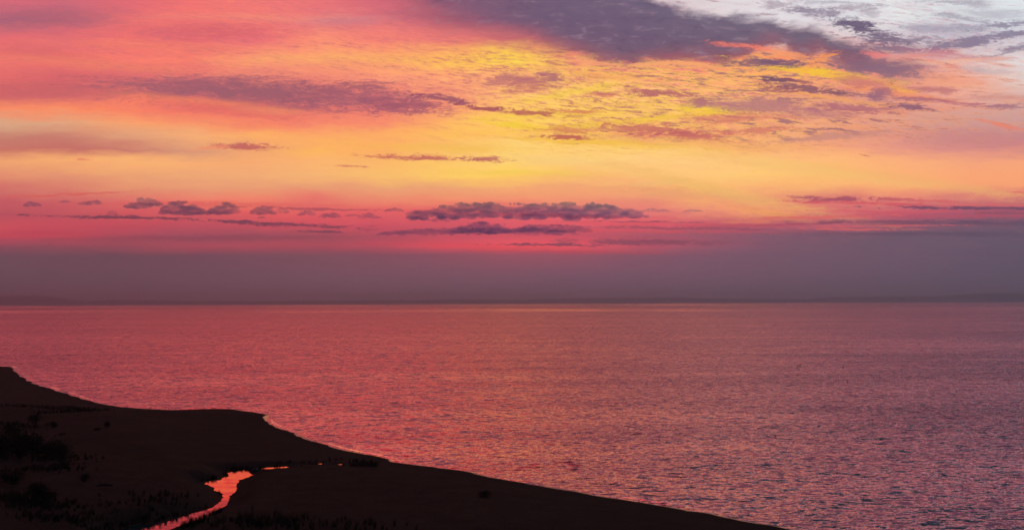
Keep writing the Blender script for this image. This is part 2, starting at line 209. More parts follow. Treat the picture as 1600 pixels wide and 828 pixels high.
# single clouds and streaks: azimuth, height, half length, half thickness (degrees), tilt, colour, cover, softness
SKY_CLOUDS = [
    (-23.462, 14.731, 3.372, 0.501, 0, (0.3763, 0.1221, 0.1812), 0.6, 0.9),
    (-15.392, 13.968, 3.414, 0.334, 0, (0.6724, 0.1221, 0.1559), 0.6, 0.9),
    (-12.543, 14.659, 4.772, 0.2, 0, (0.956, 0.305, 0.2051), 0.4, 0.9),
    (-8.641, 14.519, 2.284, 0.234, 0, (0.6105, 0.2232, 0.2623), 0.55, 0.9),
    (-4.657, 14.76, 1.99, 0.301, -4, (0.4678, 0.1221, 0.1812), 0.6, 0.9),
    (-17.858, 13.273, 4.84, 0.234, -3, (0.9387, 0.2307, 0.15), 0.5, 0.9),
    (-23.444, 12.909, 2.529, 0.334, -6, (0.6724, 0.1274, 0.1413), 0.5, 0.9),
    (-20.844, 12.383, 4.083, 0.267, -5, (0.9387, 0.2423, 0.1413), 0.5, 0.9),
    (-7.98, 12.562, 5.567, 0.334, 0, (0.9823, 0.4342, 0.1413), 0.55, 0.9),
    (-1.979, 12.478, 2.668, 0.301, 0, (0.9911, 0.5149, 0.1022), 0.55, 0.9),
    (0.206, 12.47, 1.669, 0.267, -2, (1, 0.6308, 0.0887), 0.6, 0.8),
    (-21.708, 11.089, 4.323, 0.501, 0, (0.552, 0.1221, 0.1384), 0.6, 0.9),
    (-16.309, 11.166, 3.998, 0.501, 0, (0.3916, 0.1195, 0.162), 0.95, 0.8),
    (-12.528, 10.86, 5.727, 0.735, -4, (0.3515, 0.117, 0.1559), 0.95, 0.8),
    (-8.635, 11.042, 2.611, 0.334, 8, (0.3515, 0.107, 0.15), 0.7, 0.6),
    (-6.987, 10.482, 2.961, 0.568, -4, (0.3813, 0.1144, 0.162), 0.8, 0.7),
    (-11.562, 10.203, 3.205, 0.2, -4, (0.3813, 0.107, 0.1559), 0.6, 0.8),
    (-5.327, 10.247, 1.986, 0.267, -4, (0.3712, 0.0976, 0.15), 0.75, 0.5),
    (-3.658, 10.535, 1.264, 0.167, -10, (0.305, 0.0844, 0.1413), 0.9, 0.4),
    (-5.327, 9.854, 1.986, 0.167, -2, (0.4287, 0.1144, 0.1559), 0.7, 0.5),
    (-15.372, 10.413, 4.036, 0.2, -5, (0.9734, 0.2542, 0.1221), 0.6, 0.8),
    (-14.429, 10.017, 3.445, 0.234, -6, (0.7758, 0.1413, 0.1329), 0.6, 0.9),
    (-12.525, 10.011, 1.909, 0.167, -2, (0.9734, 0.305, 0.1413), 0.5, 0.8),
    (-13.631, 8.207, 1.451, 0.15, -3, (0.552, 0.107, 0.1221), 0.85, 0.4),
    (-15.36, 8.18, 0.931, 0.083, 4, (0.956, 0.305, 0.1559), 0.7, 0.5),
    (-4.663, 7.548, 1.824, 0.167, -3, (0.5776, 0.1144, 0.1144), 0.85, 0.45),
    (-6.985, 7.622, 0.855, 0.1, -5, (0.6105, 0.1274, 0.1144), 0.7, 0.5),
    (-1.422, 7.437, 1.268, 0.134, -3, (0.5149, 0.1022, 0.1221), 0.9, 0.4),
    (-8.367, 7.164, 0.85, 0.067, -2, (0.6795, 0.1714, 0.1274), 0.7, 0.5),
    (-21.618, 7.478, 0.519, 0.05, -2, (0.855, 0.2232, 0.1413), 0.7, 0.5),
    (-2.994, 8.005, 4.329, 0.234, -2, (0.9911, 0.5647, 0.0844), 0.6, 0.8),
    (0.854, 6.701, 3.672, 0.15, -2, (1, 0.6445, 0.1022), 0.6, 0.8),
    (2.364, 7.325, 2.667, 0.234, -2, (1, 0.6584, 0.2232), 0.5, 0.9),
    (7.672, 6.212, 1.476, 0.167, 4, (0.9911, 0.5776, 0.2051), 0.55, 0.5),
    (10.606, 5.837, 6.129, 0.301, -13, (0.9823, 0.552, 0.162), 0.65, 0.8),
    (13.474, 4.595, 1.895, 0.2, -12, (0.9647, 0.3916, 0.1274), 0.6, 0.7),
    (14.761, 6.95, 7.181, 0.334, -9, (1, 0.6038, 0.1812), 0.5, 0.9),
    (21.688, 5.994, 5.478, 0.234, -10, (0.9911, 0.491, 0.1714), 0.5, 0.9),
    (8.325, 5.712, 2.942, 0.301, -5, (0.8714, 0.3763, 0.1714), 0.5, 0.9),
    (2.376, 9.763, 3.666, 0.2, 2, (1, 0.6308, 0.0704), 0.65, 0.7),
    (6.707, 9.453, 6.257, 0.15, 5, (1, 0.6172, 0.0648), 0.8, 0.5),
    (10.321, 9.932, 1.939, 0.234, -4, (1, 0.6445, 0.0382), 0.85, 0.5),
    (1.032, 9.144, 2.503, 0.167, -6, (1, 0.6584, 0.0482), 0.8, 0.6),
    (4.373, 8.309, 4.647, 0.167, -3, (1, 0.5776, 0.0612), 0.75, 0.6),
    (3.051, 10.839, 2.83, 0.2, 10, (1, 0.6584, 0.0802), 0.65, 0.7),
    (5.062, 11.645, 2.319, 0.2, -5, (1, 0.4287, 0.1274), 0.6, 0.6),
    (0.37, 11.434, 2.07, 0.334, -3, (0.491, 0.162, 0.1746), 0.8, 0.55),
    (1.916, 11.656, 0.667, 0.234, -8, (0.4342, 0.1441, 0.1746), 0.8, 0.5),
    (0.536, 11.075, 1.002, 0.267, 8, (0.6105, 0.1878, 0.1559), 0.6, 0.6),
    (-1.314, 10.037, 1.335, 0.134, -5, (0.402, 0.0844, 0.107), 0.9, 0.4),
    (1.202, 9.799, 2.002, 0.117, -2, (0.5029, 0.1144, 0.107), 0.85, 0.4),
    (3.381, 9.956, 1.331, 0.1, -2, (0.6795, 0.1559, 0.1022), 0.7, 0.4),
    (8.104, 10.724, 1.702, 0.167, -3, (0.4678, 0.1221, 0.15), 0.85, 0.45),
    (4.722, 10.735, 0.995, 0.117, -3, (0.6795, 0.1812, 0.15), 0.7, 0.5),
    (9.935, 10.326, 0.486, 0.167, -5, (0.4564, 0.1413, 0.162), 0.85, 0.5),
    (12.74, 10.12, 3.018, 0.401, -3, (0.5029, 0.2016, 0.2159), 0.85, 0.6),
    (15.731, 9.781, 2.165, 0.267, -2, (0.5776, 0.2232, 0.2159), 0.7, 0.7),
    (7.2, 9.024, 2.465, 0.301, -4, (0.6172, 0.1441, 0.1329), 0.8, 0.5),
    (9.495, 8.654, 2.274, 0.267, -4, (0.5776, 0.1221, 0.1329), 0.8, 0.5),
    (2.874, 8.94, 1.399, 0.2, -4, (0.6724, 0.162, 0.1221), 0.7, 0.5),
    (2.704, 8.546, 1.199, 0.117, -2, (0.5271, 0.0908, 0.0976), 0.85, 0.4),
    (11.289, 9.535, 2.569, 0.234, 2, (0.7305, 0.1946, 0.15), 0.7, 0.6),
    (12.567, 8.906, 1.909, 0.134, 3, (0.6795, 0.1714, 0.15), 0.7, 0.5),
    (16.026, 8.531, 3.393, 0.167, 5, (0.6105, 0.2623, 0.2232), 0.7, 0.6),
    (10.629, 8.188, 4.515, 0.234, -2, (0.9734, 0.4452, 0.1413), 0.5, 0.8),
    (7.059, 12.189, 1.118, 0.134, 4, (1, 0.4287, 0.1714), 0.85, 0.45),
    (9.201, 12.246, 1.464, 0.134, -4, (1, 0.402, 0.1714), 0.85, 0.45),
    (4.398, 12.327, 1.328, 0.134, -10, (1, 0.3763, 0.1878), 0.8, 0.45),
    (15.289, 11.869, 3.728, 0.267, -8, (1, 0.5776, 0.0482), 0.95, 0.5),
    (13.884, 12.81, 2.203, 0.134, -10, (0.9911, 0.3515, 0.162), 0.75, 0.5),
    (11.971, 13.139, 1.598, 0.134, -6, (0.9387, 0.2051, 0.162), 0.6, 0.6),
    (15.607, 12.32, 0.991, 0.267, 20, (1, 0.3515, 0.1144), 0.9, 0.45),
    (19.558, 11.041, 1.008, 0.2, -14, (1, 0.4564, 0.0908), 0.9, 0.45),
    (18.355, 10.948, 1.203, 0.167, -8, (0.9734, 0.3278, 0.1274), 0.7, 0.5),
    (20.589, 10.613, 2.048, 0.167, -8, (0.9734, 0.305, 0.1413), 0.7, 0.5),
    (16.361, 10.564, 3.381, 0.134, -8, (0.9734, 0.402, 0.1144), 0.7, 0.5),
    (21.767, 11.325, 2.016, 0.334, -8, (0.9216, 0.3916, 0.2423), 0.6, 0.8),
    (17.281, 10.299, 1.827, 0.234, -3, (0.8308, 0.3763, 0.2051), 0.5, 0.8),
    (12.924, 12.298, 2.22, 0.2, -3, (0.2307, 0.107, 0.1746), 0.9, 0.45),
    (13.72, 12.36, 1.008, 0.134, 0, (0.1878, 0.1022, 0.1812), 0.8, 0.5),
    (13.393, 11.519, 1.074, 0.15, -4, (0.1812, 0.0887, 0.15), 0.95, 0.4),
    (15.185, 10.992, 1.928, 0.15, -7, (0.2542, 0.1022, 0.1441), 0.9, 0.4),
    (13.704, 10.965, 0.945, 0.167, -4, (0.3515, 0.1144, 0.15), 0.8, 0.5),
    (14.813, 11.351, 0.936, 0.1, -12, (0.305, 0.1022, 0.1413), 0.8, 0.4),
    (18.745, 10.751, 0.719, 0.301, 10, (0.3515, 0.15, 0.2086), 0.9, 0.55),
    (17.905, 11.34, 1.512, 0.267, -10, (0.6105, 0.1714, 0.1812), 0.7, 0.6),
    (17.915, 12.086, 2.116, 0.301, -4, (0.2423, 0.1329, 0.2016), 0.85, 0.6),
    (19.423, 12.048, 1.633, 0.501, -4, (0.2874, 0.1559, 0.2159), 0.85, 0.7),
    (17.277, 10.038, 2.131, 0.234, -3, (0.4678, 0.15, 0.1946), 0.8, 0.5),
    (20.138, 10.059, 1.001, 0.167, -8, (0.2961, 0.1274, 0.1878), 0.95, 0.4),
    (20.734, 10.482, 1.314, 0.134, -4, (0.3763, 0.1413, 0.1946), 0.8, 0.45),
    (21.471, 10.936, 1.446, 0.167, -6, (0.5149, 0.1714, 0.2051), 0.7, 0.6),
    (22.329, 10.28, 1.714, 0.134, -5, (0.552, 0.1812, 0.2051), 0.8, 0.5),
    (24.446, 10.042, 1.328, 0.134, -2, (0.402, 0.1812, 0.2307), 0.85, 0.5),
    (23.754, 10.535, 2.238, 0.167, -3, (0.6795, 0.305, 0.2623), 0.6, 0.7),
    (24.153, 9.158, 1.112, 0.117, -14, (0.8879, 0.2542, 0.1714), 0.9, 0.4),
    (19.224, 8.552, 0.357, 0.05, 0, (0.956, 0.305, 0.1714), 0.8, 0.4),
    (19.676, 8.88, 0.74, 0.067, -6, (0.956, 0.3763, 0.2051), 0.7, 0.5),
    (17.873, 8.985, 0.907, 0.083, -5, (0.9734, 0.3763, 0.1878), 0.7, 0.5),
    (21.781, 12.233, 1.728, 0.067, -16, (0.9387, 0.305, 0.2159), 0.6, 0.5),
    (23.157, 8.471, 3.669, 0.467, -2, (0.6172, 0.2462, 0.2384), 0.5, 0.9),
    (15.108, 14.916, 1.556, 0.234, -6, (0.2705, 0.2159, 0.305), 0.85, 0.55),
    (17.345, 15.066, 1.369, 0.134, 3, (0.402, 0.3278, 0.402), 0.7, 0.6),
    (18.256, 14.746, 0.542, 0.2, -12, (0.4287, 0.3613, 0.4287), 0.6, 0.6),
    (13.435, 15.206, 0.695, 0.2, -5, (0.5149, 0.4287, 0.4851), 0.7, 0.6),
    (16.113, 15.324, 1.849, 0.1, -2, (0.4287, 0.3916, 0.4678), 0.6, 0.6),
    (17.333, 14.208, 1.034, 0.301, -6, (0.162, 0.1221, 0.2016), 0.97, 0.45),
    (17.88, 13.983, 0.726, 0.234, -10, (0.162, 0.1221, 0.2016), 0.95, 0.45),
    (18.783, 13.532, 1.077, 0.334, -6, (0.1946, 0.1441, 0.2232), 0.93, 0.55),
    (20.039, 13.463, 1.179, 0.167, 2, (0.2542, 0.1812, 0.2623), 0.8, 0.5),
    (19.287, 13.016, 2.082, 0.267, -2, (0.2462, 0.1559, 0.2307), 0.9, 0.6),
    (22.375, 13.293, 1.999, 0.234, 6, (0.2623, 0.1946, 0.2874), 0.9, 0.5),
    (21.354, 12.815, 1.593, 0.234, -4, (0.6105, 0.2159, 0.2705), 0.65, 0.7),
    (19.731, 12.692, 1.331, 0.134, 3, (0.9047, 0.3515, 0.2961), 0.6, 0.6),
    (18.53, 12.697, 0.901, 0.134, -5, (0.855, 0.2232, 0.2232), 0.7, 0.5),
    (23.504, 12.549, 1.404, 0.134, 2, (0.6172, 0.2623, 0.2874), 0.75, 0.6),
    (24.365, 13.67, 1.524, 0.2, 9, (0.2705, 0.2232, 0.3231), 0.9, 0.5),
    (24.91, 13.026, 1.373, 0.167, 12, (0.2623, 0.2086, 0.305), 0.8, 0.5),
    (21.226, 14.002, 1.596, 0.234, -2, (0.4125, 0.3712, 0.4564), 0.8, 0.7),
    (24.374, 14.181, 1.662, 0.167, 8, (0.2874, 0.2542, 0.3515), 0.9, 0.5),
    (22.675, 14.092, 1.421, 0.167, 3, (0.4125, 0.3712, 0.4564), 0.7, 0.6),
    (22.395, 14.571, 1.142, 0.134, -8, (0.402, 0.3613, 0.4342), 0.75, 0.6),
    (24.103, 14.723, 1.391, 0.267, -3, (0.491, 0.4793, 0.552), 0.7, 0.8),
    (21.829, 15.303, 1.439, 0.1, -2, (0.4342, 0.4125, 0.491), 0.75, 0.5),
    (23.405, 15.17, 0.562, 0.2, -10, (0.4851, 0.4564, 0.5271), 0.7, 0.7),
    (23.495, 11.967, 1.123, 0.167, -5, (0.5149, 0.4125, 0.4452), 0.6, 0.7),
    (22.362, 12.424, 1.999, 0.1, 4, (0.956, 0.5149, 0.3515), 0.7, 0.6),
    (-19.599, 4.514, 3.852, 0.087, -2, (0.1746, 0.0513, 0.0887), 0.9, 0.45),
    (-11.862, 4.118, 3.677, 0.107, -3, (0.1812, 0.0545, 0.0931), 0.9, 0.45),
    (-9.764, 3.71, 1.362, 0.067, -1, (0.1812, 0.0578, 0.0976), 0.8, 0.45),
    (-22.237, 5.755, 2.575, 0.067, 3, (0.7605, 0.1144, 0.107), 0.7, 0.6),
    (-15.343, 5.197, 5.9, 0.134, -1, (0.7758, 0.107, 0.107), 0.5, 0.8),
    (-9.929, 4.911, 3.564, 0.053, -2, (0.305, 0.0648, 0.1022), 0.6, 0.5),
    (-16.262, 3.4, 7.077, 0.167, 0, (0.2623, 0.0612, 0.0931), 0.5, 0.9),
    (-23.355, 3.628, 2.814, 0.167, 0, (0.6105, 0.0578, 0.0887), 0.6, 0.9),
    (-0.665, 2.877, 5.342, 0.167, -2, (0.8714, 0.0802, 0.0976), 0.6, 0.8),
    (3.341, 2.596, 4.991, 0.083, -1, (0.5776, 0.0685, 0.107), 0.6, 0.6),
    (2.342, 3, 3, 0.073, -1, (0.2542, 0.0685, 0.1119), 0.9, 0.45),
    (6.99, 3.117, 3.947, 0.167, -1, (0.2623, 0.0723, 0.117), 0.8, 0.6),
    (6.667, 4.053, 4.941, 0.073, -1, (0.8714, 0.107, 0.1329), 0.7, 0.5),
    (5.342, 3.724, 3.972, 0.067, -1, (0.807, 0.0976, 0.1221), 0.7, 0.5),
    (8.637, 3.846, 4.569, 0.073, -1, (0.3515, 0.0762, 0.1221), 0.7, 0.5),
    (6.668, 4.186, 2.965, 0.05, -1, (0.305, 0.0762, 0.1221), 0.7, 0.5),
    (2.684, 4.5, 4.331, 0.08, -1, (0.8388, 0.0887, 0.1221), 0.7, 0.5),
    (16.665, 5.315, 1.9, 0.114, 1, (0.4125, 0.0887, 0.1384), 0.9, 0.45),
    (15.211, 5.421, 0.933, 0.073, -4, (0.4564, 0.0976, 0.1384), 0.85, 0.4),
    (19.18, 5.306, 1.191, 0.1, -3, (0.5149, 0.0908, 0.1413), 0.8, 0.5),
    (20.213, 4.969, 2.646, 0.1, -4, (0.6105, 0.0908, 0.1384), 0.7, 0.6),
    (22.817, 4.825, 3.688, 0.073, -1, (0.1812, 0.0762, 0.1384), 0.95, 0.4),
    (23.38, 4.59, 1.688, 0.067, -2, (0.1946, 0.0762, 0.1329), 0.7, 0.4),
    (21.665, 4.43, 4.903, 0.1, -1, (0.552, 0.0887, 0.1441), 0.7, 0.6),
    (16.284, 4.418, 3.384, 0.067, 2, (0.7605, 0.1274, 0.1384), 0.7, 0.5),
    (14.727, 4.057, 2.811, 0.067, 2, (0.3515, 0.0723, 0.1221), 0.7, 0.5),
    (19.313, 4.139, 4.163, 0.117, -1, (0.2307, 0.0762, 0.1274), 0.75, 0.5),
    (17.197, 3.781, 2.438, 0.053, -1, (0.807, 0.1329, 0.1329), 0.9, 0.45),
    (23.933, 4.021, 3.347, 0.134, -1, (0.1384, 0.0802, 0.1384), 0.7, 0.6),
    (20.193, 3.502, 5.882, 0.134, -1, (0.1274, 0.0762, 0.1274), 0.7, 0.8),
    (12.517, 4.198, 1.909, 0.067, 3, (0.8714, 0.2232, 0.1384), 0.7, 0.5),
    (11.876, 3.967, 3.517, 0.067, 0, (0.5776, 0.0887, 0.1274), 0.7, 0.5),
    (24.846, 5.616, 0.385, 0.04, -1, (0.8308, 0.1413, 0.1413), 0.8, 0.4),
    (18.006, 7.534, 0.272, 0.033, -12, (0.6724, 0.2159, 0.1384), 0.8, 0.4),
    (17.214, 5.147, 3.351, 0.073, -2, (0.7758, 0.117, 0.1384), 0.8, 0.5),
    (20.804, 5.2, 2.626, 0.067, -3, (0.7454, 0.1274, 0.1441), 0.7, 0.5),
    (23.386, 4.989, 2.25, 0.053, -1, (0.8388, 0.15, 0.15), 0.8, 0.4),
    (19.914, 4.67, 4.427, 0.06, -1, (0.7305, 0.107, 0.1384), 0.7, 0.5),
    (15.044, 4.422, 3.737, 0.053, 1, (0.855, 0.162, 0.1384), 0.75, 0.5),
    (18.712, 3.942, 3.594, 0.05, 0, (0.7605, 0.1221, 0.1384), 0.75, 0.4),
    (9.938, 3.641, 4.211, 0.053, 0, (0.6172, 0.0887, 0.1221), 0.6, 0.5)]
DECK_TOP = [(-16.396, 24.581), (-9.974, 22.541), (-5.993, 20.153), (-3.311, 18.778), (0.057, 17.691), (3.421, 16.904), (5.428, 16.429), (6.758, 15.954), (7.913, 15.415), (8.735, 15.128), (9.717, 14.902), (10.856, 14.74), (11.989, 14.831), (13.27, 14.7), (14.06, 14.284), (15.161, 14.12), (16.094, 13.925), (17.017, 13.538), (17.777, 13.15), (18.529, 12.632), (19.426, 12.242), (20.598, 11.265), (22.309, 8.968)]
DECK_BASE = [(-16.38, 22.269), (-12.24, 19.265), (-8.645, 16.943), (-5.992, 15.524), (-4.657, 14.76), (-2.983, 14.118), (-0.967, 13.664), (1.386, 13.271), (3.062, 12.751), (4.399, 12.424), (6.229, 12.03), (7.226, 12.317), (8.71, 12.409), (10.019, 12.34), (10.993, 12.272), (12.127, 12.656), (13.252, 13.166), (14.201, 12.842), (14.827, 12.517), (15.924, 12.771), (16.384, 12.318), (17.608, 11.925), (19.419, 11.789), (20.613, 12.237), (22.379, 13.518)]

sky_mat, N = new_mat("sky_glow")
tc = N.node('ShaderNodeTexCoord')
dx, dy, dz = N.sep(tc.outputs['Object'])
hyp = N.m('SQRT', N.add(N.mul(dx, dx), N.mul(dy, dy)))
DEG = 180 / math.pi
az = N.mul(N.m('ARCTAN2', dx, dy), DEG)
# cloud streets run level, so height is measured against the forward distance
el = N.mul(N.m('ARCTANGENT', N.m('DIVIDE', dz, N.m('MAXIMUM', dy, N.mul(hyp, 0.5)))), DEG)
base_v = N.vec(az, el, 0.0)
# slow warp so that no band is ruler straight
w1 = N.noise(N.vop('MULTIPLY', base_v, (0.11, 0.5, 1)), 1.0, 3, 0.55, color=True)
w2 = N.noise(N.vop('MULTIPLY', base_v, (0.5, 2.2, 1)), 1.0, 4, 0.6, color=True)
w1 = N.vop('SUBTRACT', w1, (0.5, 0.5, 0.5))
w2 = N.vop('SUBTRACT', w2, (0.5, 0.5, 0.5))
up = N.step(el, 1.2, 7.0)                  # the bank near the horizon is calm
amt = N.mad(up, 0.85, 0.15)
wob1 = N.vop('MULTIPLY', N.vop('MULTIPLY', w1, (3.2, 0.9, 0)), N.vec(amt, amt, 0.0))
wob2 = N.vop('MULTIPLY', N.vop('MULTIPLY', w2, (1.6, 0.75, 0)), N.vec(amt, amt, 0.0))
P1 = N.vop('ADD', N.vop('ADD', base_v, wob1), wob2)
u1, v1, _ = N.sep(P1)
span = 60.0
fac = N.m('DIVIDE', N.add(u1, span / 2), span, clamp=True)
base = amp = None
prev = None
for v, cols in SKY_ROWS:
    stops = [((a + span / 2) / span, c) for a, c in zip(SKY_AZ, cols)]
    c, a = N.ramp(fac, stops)
    if base is None:
        base, amp = c, a
    else:
        f = N.step(v1, prev, v, smooth=False)
        base = N.mix(f, base, c)
        n = N.node('ShaderNodeMix', data_type='FLOAT')
        N.put(n.inputs[0], f); N.put(n.inputs[2], amp); N.put(n.inputs[3], a)
        amp = n.outputs[0]
    prev = v
# single soft clouds
edge_m = N.sub(N.noise(N.vop('MULTIPLY', P1, (0.9, 4.6, 1)), 1.0, 5, 0.6), 0.5)
edge_f = N.sub(N.noise(N.vop('MULTIPLY', P1, (3.2, 14.0, 1)), 1.0, 5, 0.68), 0.5)
edge_n = N.mad(edge_f, 1.1, edge_m)
def cloud_layer(base, b):
    cu, cv, ru, rv, tilt, rgb, cover, soft = b
    ct, st = math.cos(math.radians(tilt)), math.sin(math.radians(tilt))
    V1 = PV
    a = N.dot(V1, (ct / ru, st / ru, -(ct * cu + st * cv) / ru))
    c = N.dot(V1, (-st / rv, ct / rv, -(-st * cu + ct * cv) / rv))
    d = N.m('SQRT', N.mad(a, a, N.mul(c, c)))
    d = N.mad(edge_n, -3.0 if soft < .7 else -2.0, d)
    mk = N.mul(N.step(d, 1.0 + soft * 0.75, 0.9 - soft), cover)
    return N.mix(mk, base, rgb)
halfwob = N.vop('MULTIPLY', N.vop('ADD', wob1, wob2), (0.45, 0.45, 0))
PVs = N.vop('ADD', base_v, halfwob)
PVx, PVy, _ = N.sep(PVs)
PV = N.vec(PVx, PVy, 1.0)
N_SOFT = 23
for b in SKY_CLOUDS[:N_SOFT]:
    base = cloud_layer(base, b)
# fine ripple texture of the high cloud
rp_v = N.vop('ADD', N.vop('ADD', base_v, N.vop('MULTIPLY', wob1, (0.5, 0.5, 0))), N.vop('MULTIPLY', w2, (0.9, 0.25, 0)))
tilt_v = N.vec(N.dot(rp_v, (1, 0, 0)), N.dot(rp_v, (0.10, 1, 0)), 0.0)
rip_a = N.sub(N.noise(N.vop('MULTIPLY', tilt_v, (0.42, 3.6, 1)), 1.0, 6, 0.6), 0.5)
rip_b = N.sub(N.noise(N.vop('MULTIPLY', tilt_v, (1.7, 10.5, 1)), 1.0, 5, 0.66, dist=0.15), 0.5)
rip = N.mul(N.mad(rip_b, 1.25, N.mul(rip_a, 0.9)), amp)
hi = N.step(rip, 0.0, 0.20)
lo = N.step(rip, 0.02, -0.17)
bright = N.vop('MULTIPLY', base, (1.1, 1.24, 1.04))
bright = N.vop('ADD', bright, (0.04, 0.06, 0.0))
dark = N.mix(0.75, N.vop('MULTIPLY', base, (0.78, 0.52, 0.9)), (0.60, 0.18, 0.19))
base = N.mix(N.mul(hi, 0.8), base, bright)
base = N.mix(N.mul(lo, 0.85), base, dark)
clt = N.noise(N.vop('MULTIPLY', tilt_v, (0.75, 5.0, 1)), 1.0, 7, 0.68, dist=0.1)
zone = N.mul(N.mul(N.step(az, -4.0, 4.0), N.mad(N.step(az, 17.0, 24.0), -0.5, 1.0)), N.mul(N.step(el, 7.2, 9.0), N.mad(N.step(el, 12.5, 15.0), -0.45, 1.0)))
clt = N.mad(zone, 0.10, N.sub(clt, 0.10))
rim = N.mul(N.mul(N.step(clt, 0.46, 0.52), zone), N.step(el, 14.0, 12.0))
body = N.mul(N.step(clt, 0.515, 0.60), zone)
base = N.mix(N.mul(rim, 0.75), base, N.mix(N.step(az, 6.0, 20.0), (1.0, 0.60, 0.10), (0.95, 0.36, 0.18)))
base = N.mix(N.mul(body, 0.85), base, N.mix(N.step(az, 2.0, 16.0), (0.58, 0.17, 0.16), (0.36, 0.15, 0.20)))
# the big mauve deck
fluff = N.noise(N.vop('MULTIPLY', P1, (0.75, 1.7, 1)), 1.0, 7, 0.62)
fluff = N.sub(fluff, 0.5)
us = N.m('DIVIDE', N.add(N.dot(PV, (1, 0, 0)), span / 2), span, clamp=True)
def curve(pts, lo, hi):
    st = [((u + span / 2) / span, (((v - lo) / (hi - lo)),) * 3) for u, v in pts]
    c, _ = N.ramp(us, st)
    r, _, _ = N.sep(c)
    return N.mad(r, hi - lo, lo)
vtop = curve(DECK_TOP, 0.0, 40.0)
vbot = curve(DECK_BASE, 0.0, 40.0)
t_in = N.step(N.mad(fluff, 1.3, N.sub(vtop, PVy)), -0.22, 0.45)
soft_l = N.step(az, -1.0, 5.5)             # base is vague on the left, crisp on the right
b_arg = N.mad(fluff, 1.5, N.sub(PVy, vbot))
b_in1 = N.step(b_arg, -0.9, 1.5)
b_in2 = N.step(b_arg, -0.25, 0.4)
n = N.node('ShaderNodeMix', data_type='FLOAT')
N.put(n.inputs[0], soft_l); N.put(n.inputs[2], b_in1); N.put(n.inputs[3], b_in2)
deck = N.mul(N.mul(t_in, n.outputs[0]), 0.94)
dcol, _ = N.ramp(us, [(0.28, (0.32, 0.10, 0.165)), (0.44, (0.235, 0.105, 0.18)), (0.53, (0.15, 0.105, 0.182)),
                      (0.62, (0.138, 0.105, 0.18)), (0.78, (0.155, 0.11, 0.175)), (0.86, (0.26, 0.16, 0.21))])
low_red = N.step(N.sub(PVy, vbot), 1.1, 0.0)
dcol = N.mix(N.mul(low_red, N.mad(fluff, 1.6, 0.52)), dcol, (0.42, 0.10, 0.125))
dtex = N.noise(N.vop('MULTIPLY', P1, (0.9, 2.6, 1)), 1.0, 6, 0.6)
dcol = N.mix(N.step(dtex, 0.52, 0.78), dcol, (0.30, 0.21, 0.29))
dcol = N.mix(N.step(dtex, 0.48, 0.30), dcol, N.vop('MULTIPLY', dcol, (0.78, 0.80, 0.86)))
base = N.mix(deck, base, dcol)
for b in SKY_CLOUDS[N_SOFT:]:
    base = cloud_layer(base, b)
# faint long strata in the bank near the horizon
strat = N.noise(N.vop('MULTIPLY', base_v, (0.12, 3.2, 1)), 1.0, 4, 0.55)
sf = N.mul(N.step(el, 8.0, 2.0), 0.5)
base = N.mix(N.mul(N.step(strat, 0.5, 0.68), sf), base, N.vop('MULTIPLY', base, (1.07, 1.03, 1.02)))
base = N.mix(N.mul(N.step(strat, 0.5, 0.32), sf), base, N.vop('MULTIPLY', base, (0.93, 0.95, 0.98)))
# overhead and away from the afterglow the dome fades to deep dusk
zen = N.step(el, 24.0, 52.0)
# the break in the cloud at the right goes on upward as clear dusk air, dimmed to cool the lake's reflection
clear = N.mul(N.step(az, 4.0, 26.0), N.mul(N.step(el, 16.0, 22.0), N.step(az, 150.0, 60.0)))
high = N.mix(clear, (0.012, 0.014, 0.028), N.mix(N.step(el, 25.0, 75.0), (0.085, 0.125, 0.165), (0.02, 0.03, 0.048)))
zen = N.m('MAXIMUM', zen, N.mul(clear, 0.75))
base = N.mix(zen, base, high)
side = N.mul(N.mul(N.step(az, 25.4, 30.0), N.step(el, 3.5, 9.0)), 0.85)  # blue-grey sky added beyond the view's right edge to grey the water's reflection
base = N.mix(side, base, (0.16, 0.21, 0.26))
away = N.step(N.m('ABSOLUTE', N.sub(az, 8.0)), 36.0, 115.0)
base = N.mix(away, base, (0.014, 0.016, 0.03))
below = N.step(el, -0.05, -1.0)
base = N.mix(below, base, (0.02, 0.015, 0.02))
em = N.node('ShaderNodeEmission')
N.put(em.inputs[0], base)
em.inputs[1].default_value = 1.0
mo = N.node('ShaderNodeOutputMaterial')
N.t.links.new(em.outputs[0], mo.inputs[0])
sky_mat.cycles.emission_sampling = 'NONE'

R_SKY = 130000.0
vs, fs = [], []
NS, NR = 96, 40
for j in range(NR):
    e = math.radians(-6 + 96 * j / NR)
    for i in range(NS):
        a = 2 * math.pi * i / NS
        vs.append((R_SKY * math.cos(e) * math.cos(a), R_SKY * math.cos(e) * math.sin(a), R_SKY * math.sin(e)))
vs.append((0, 0, R_SKY))
for j in range(NR - 1):
    for i in range(NS):
        k = (i + 1) % NS
        fs.append((j * NS + i, j * NS + k, (j + 1) * NS + k, (j + 1) * NS + i))
for i in range(NS):
    fs.append(((NR - 1) * NS + i, (NR - 1) * NS + (i + 1) % NS, len(vs) - 1))
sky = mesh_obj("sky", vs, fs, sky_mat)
tag(sky, "vivid red, orange and yellow sunset sky streaked with mauve cloud", kind="structure")

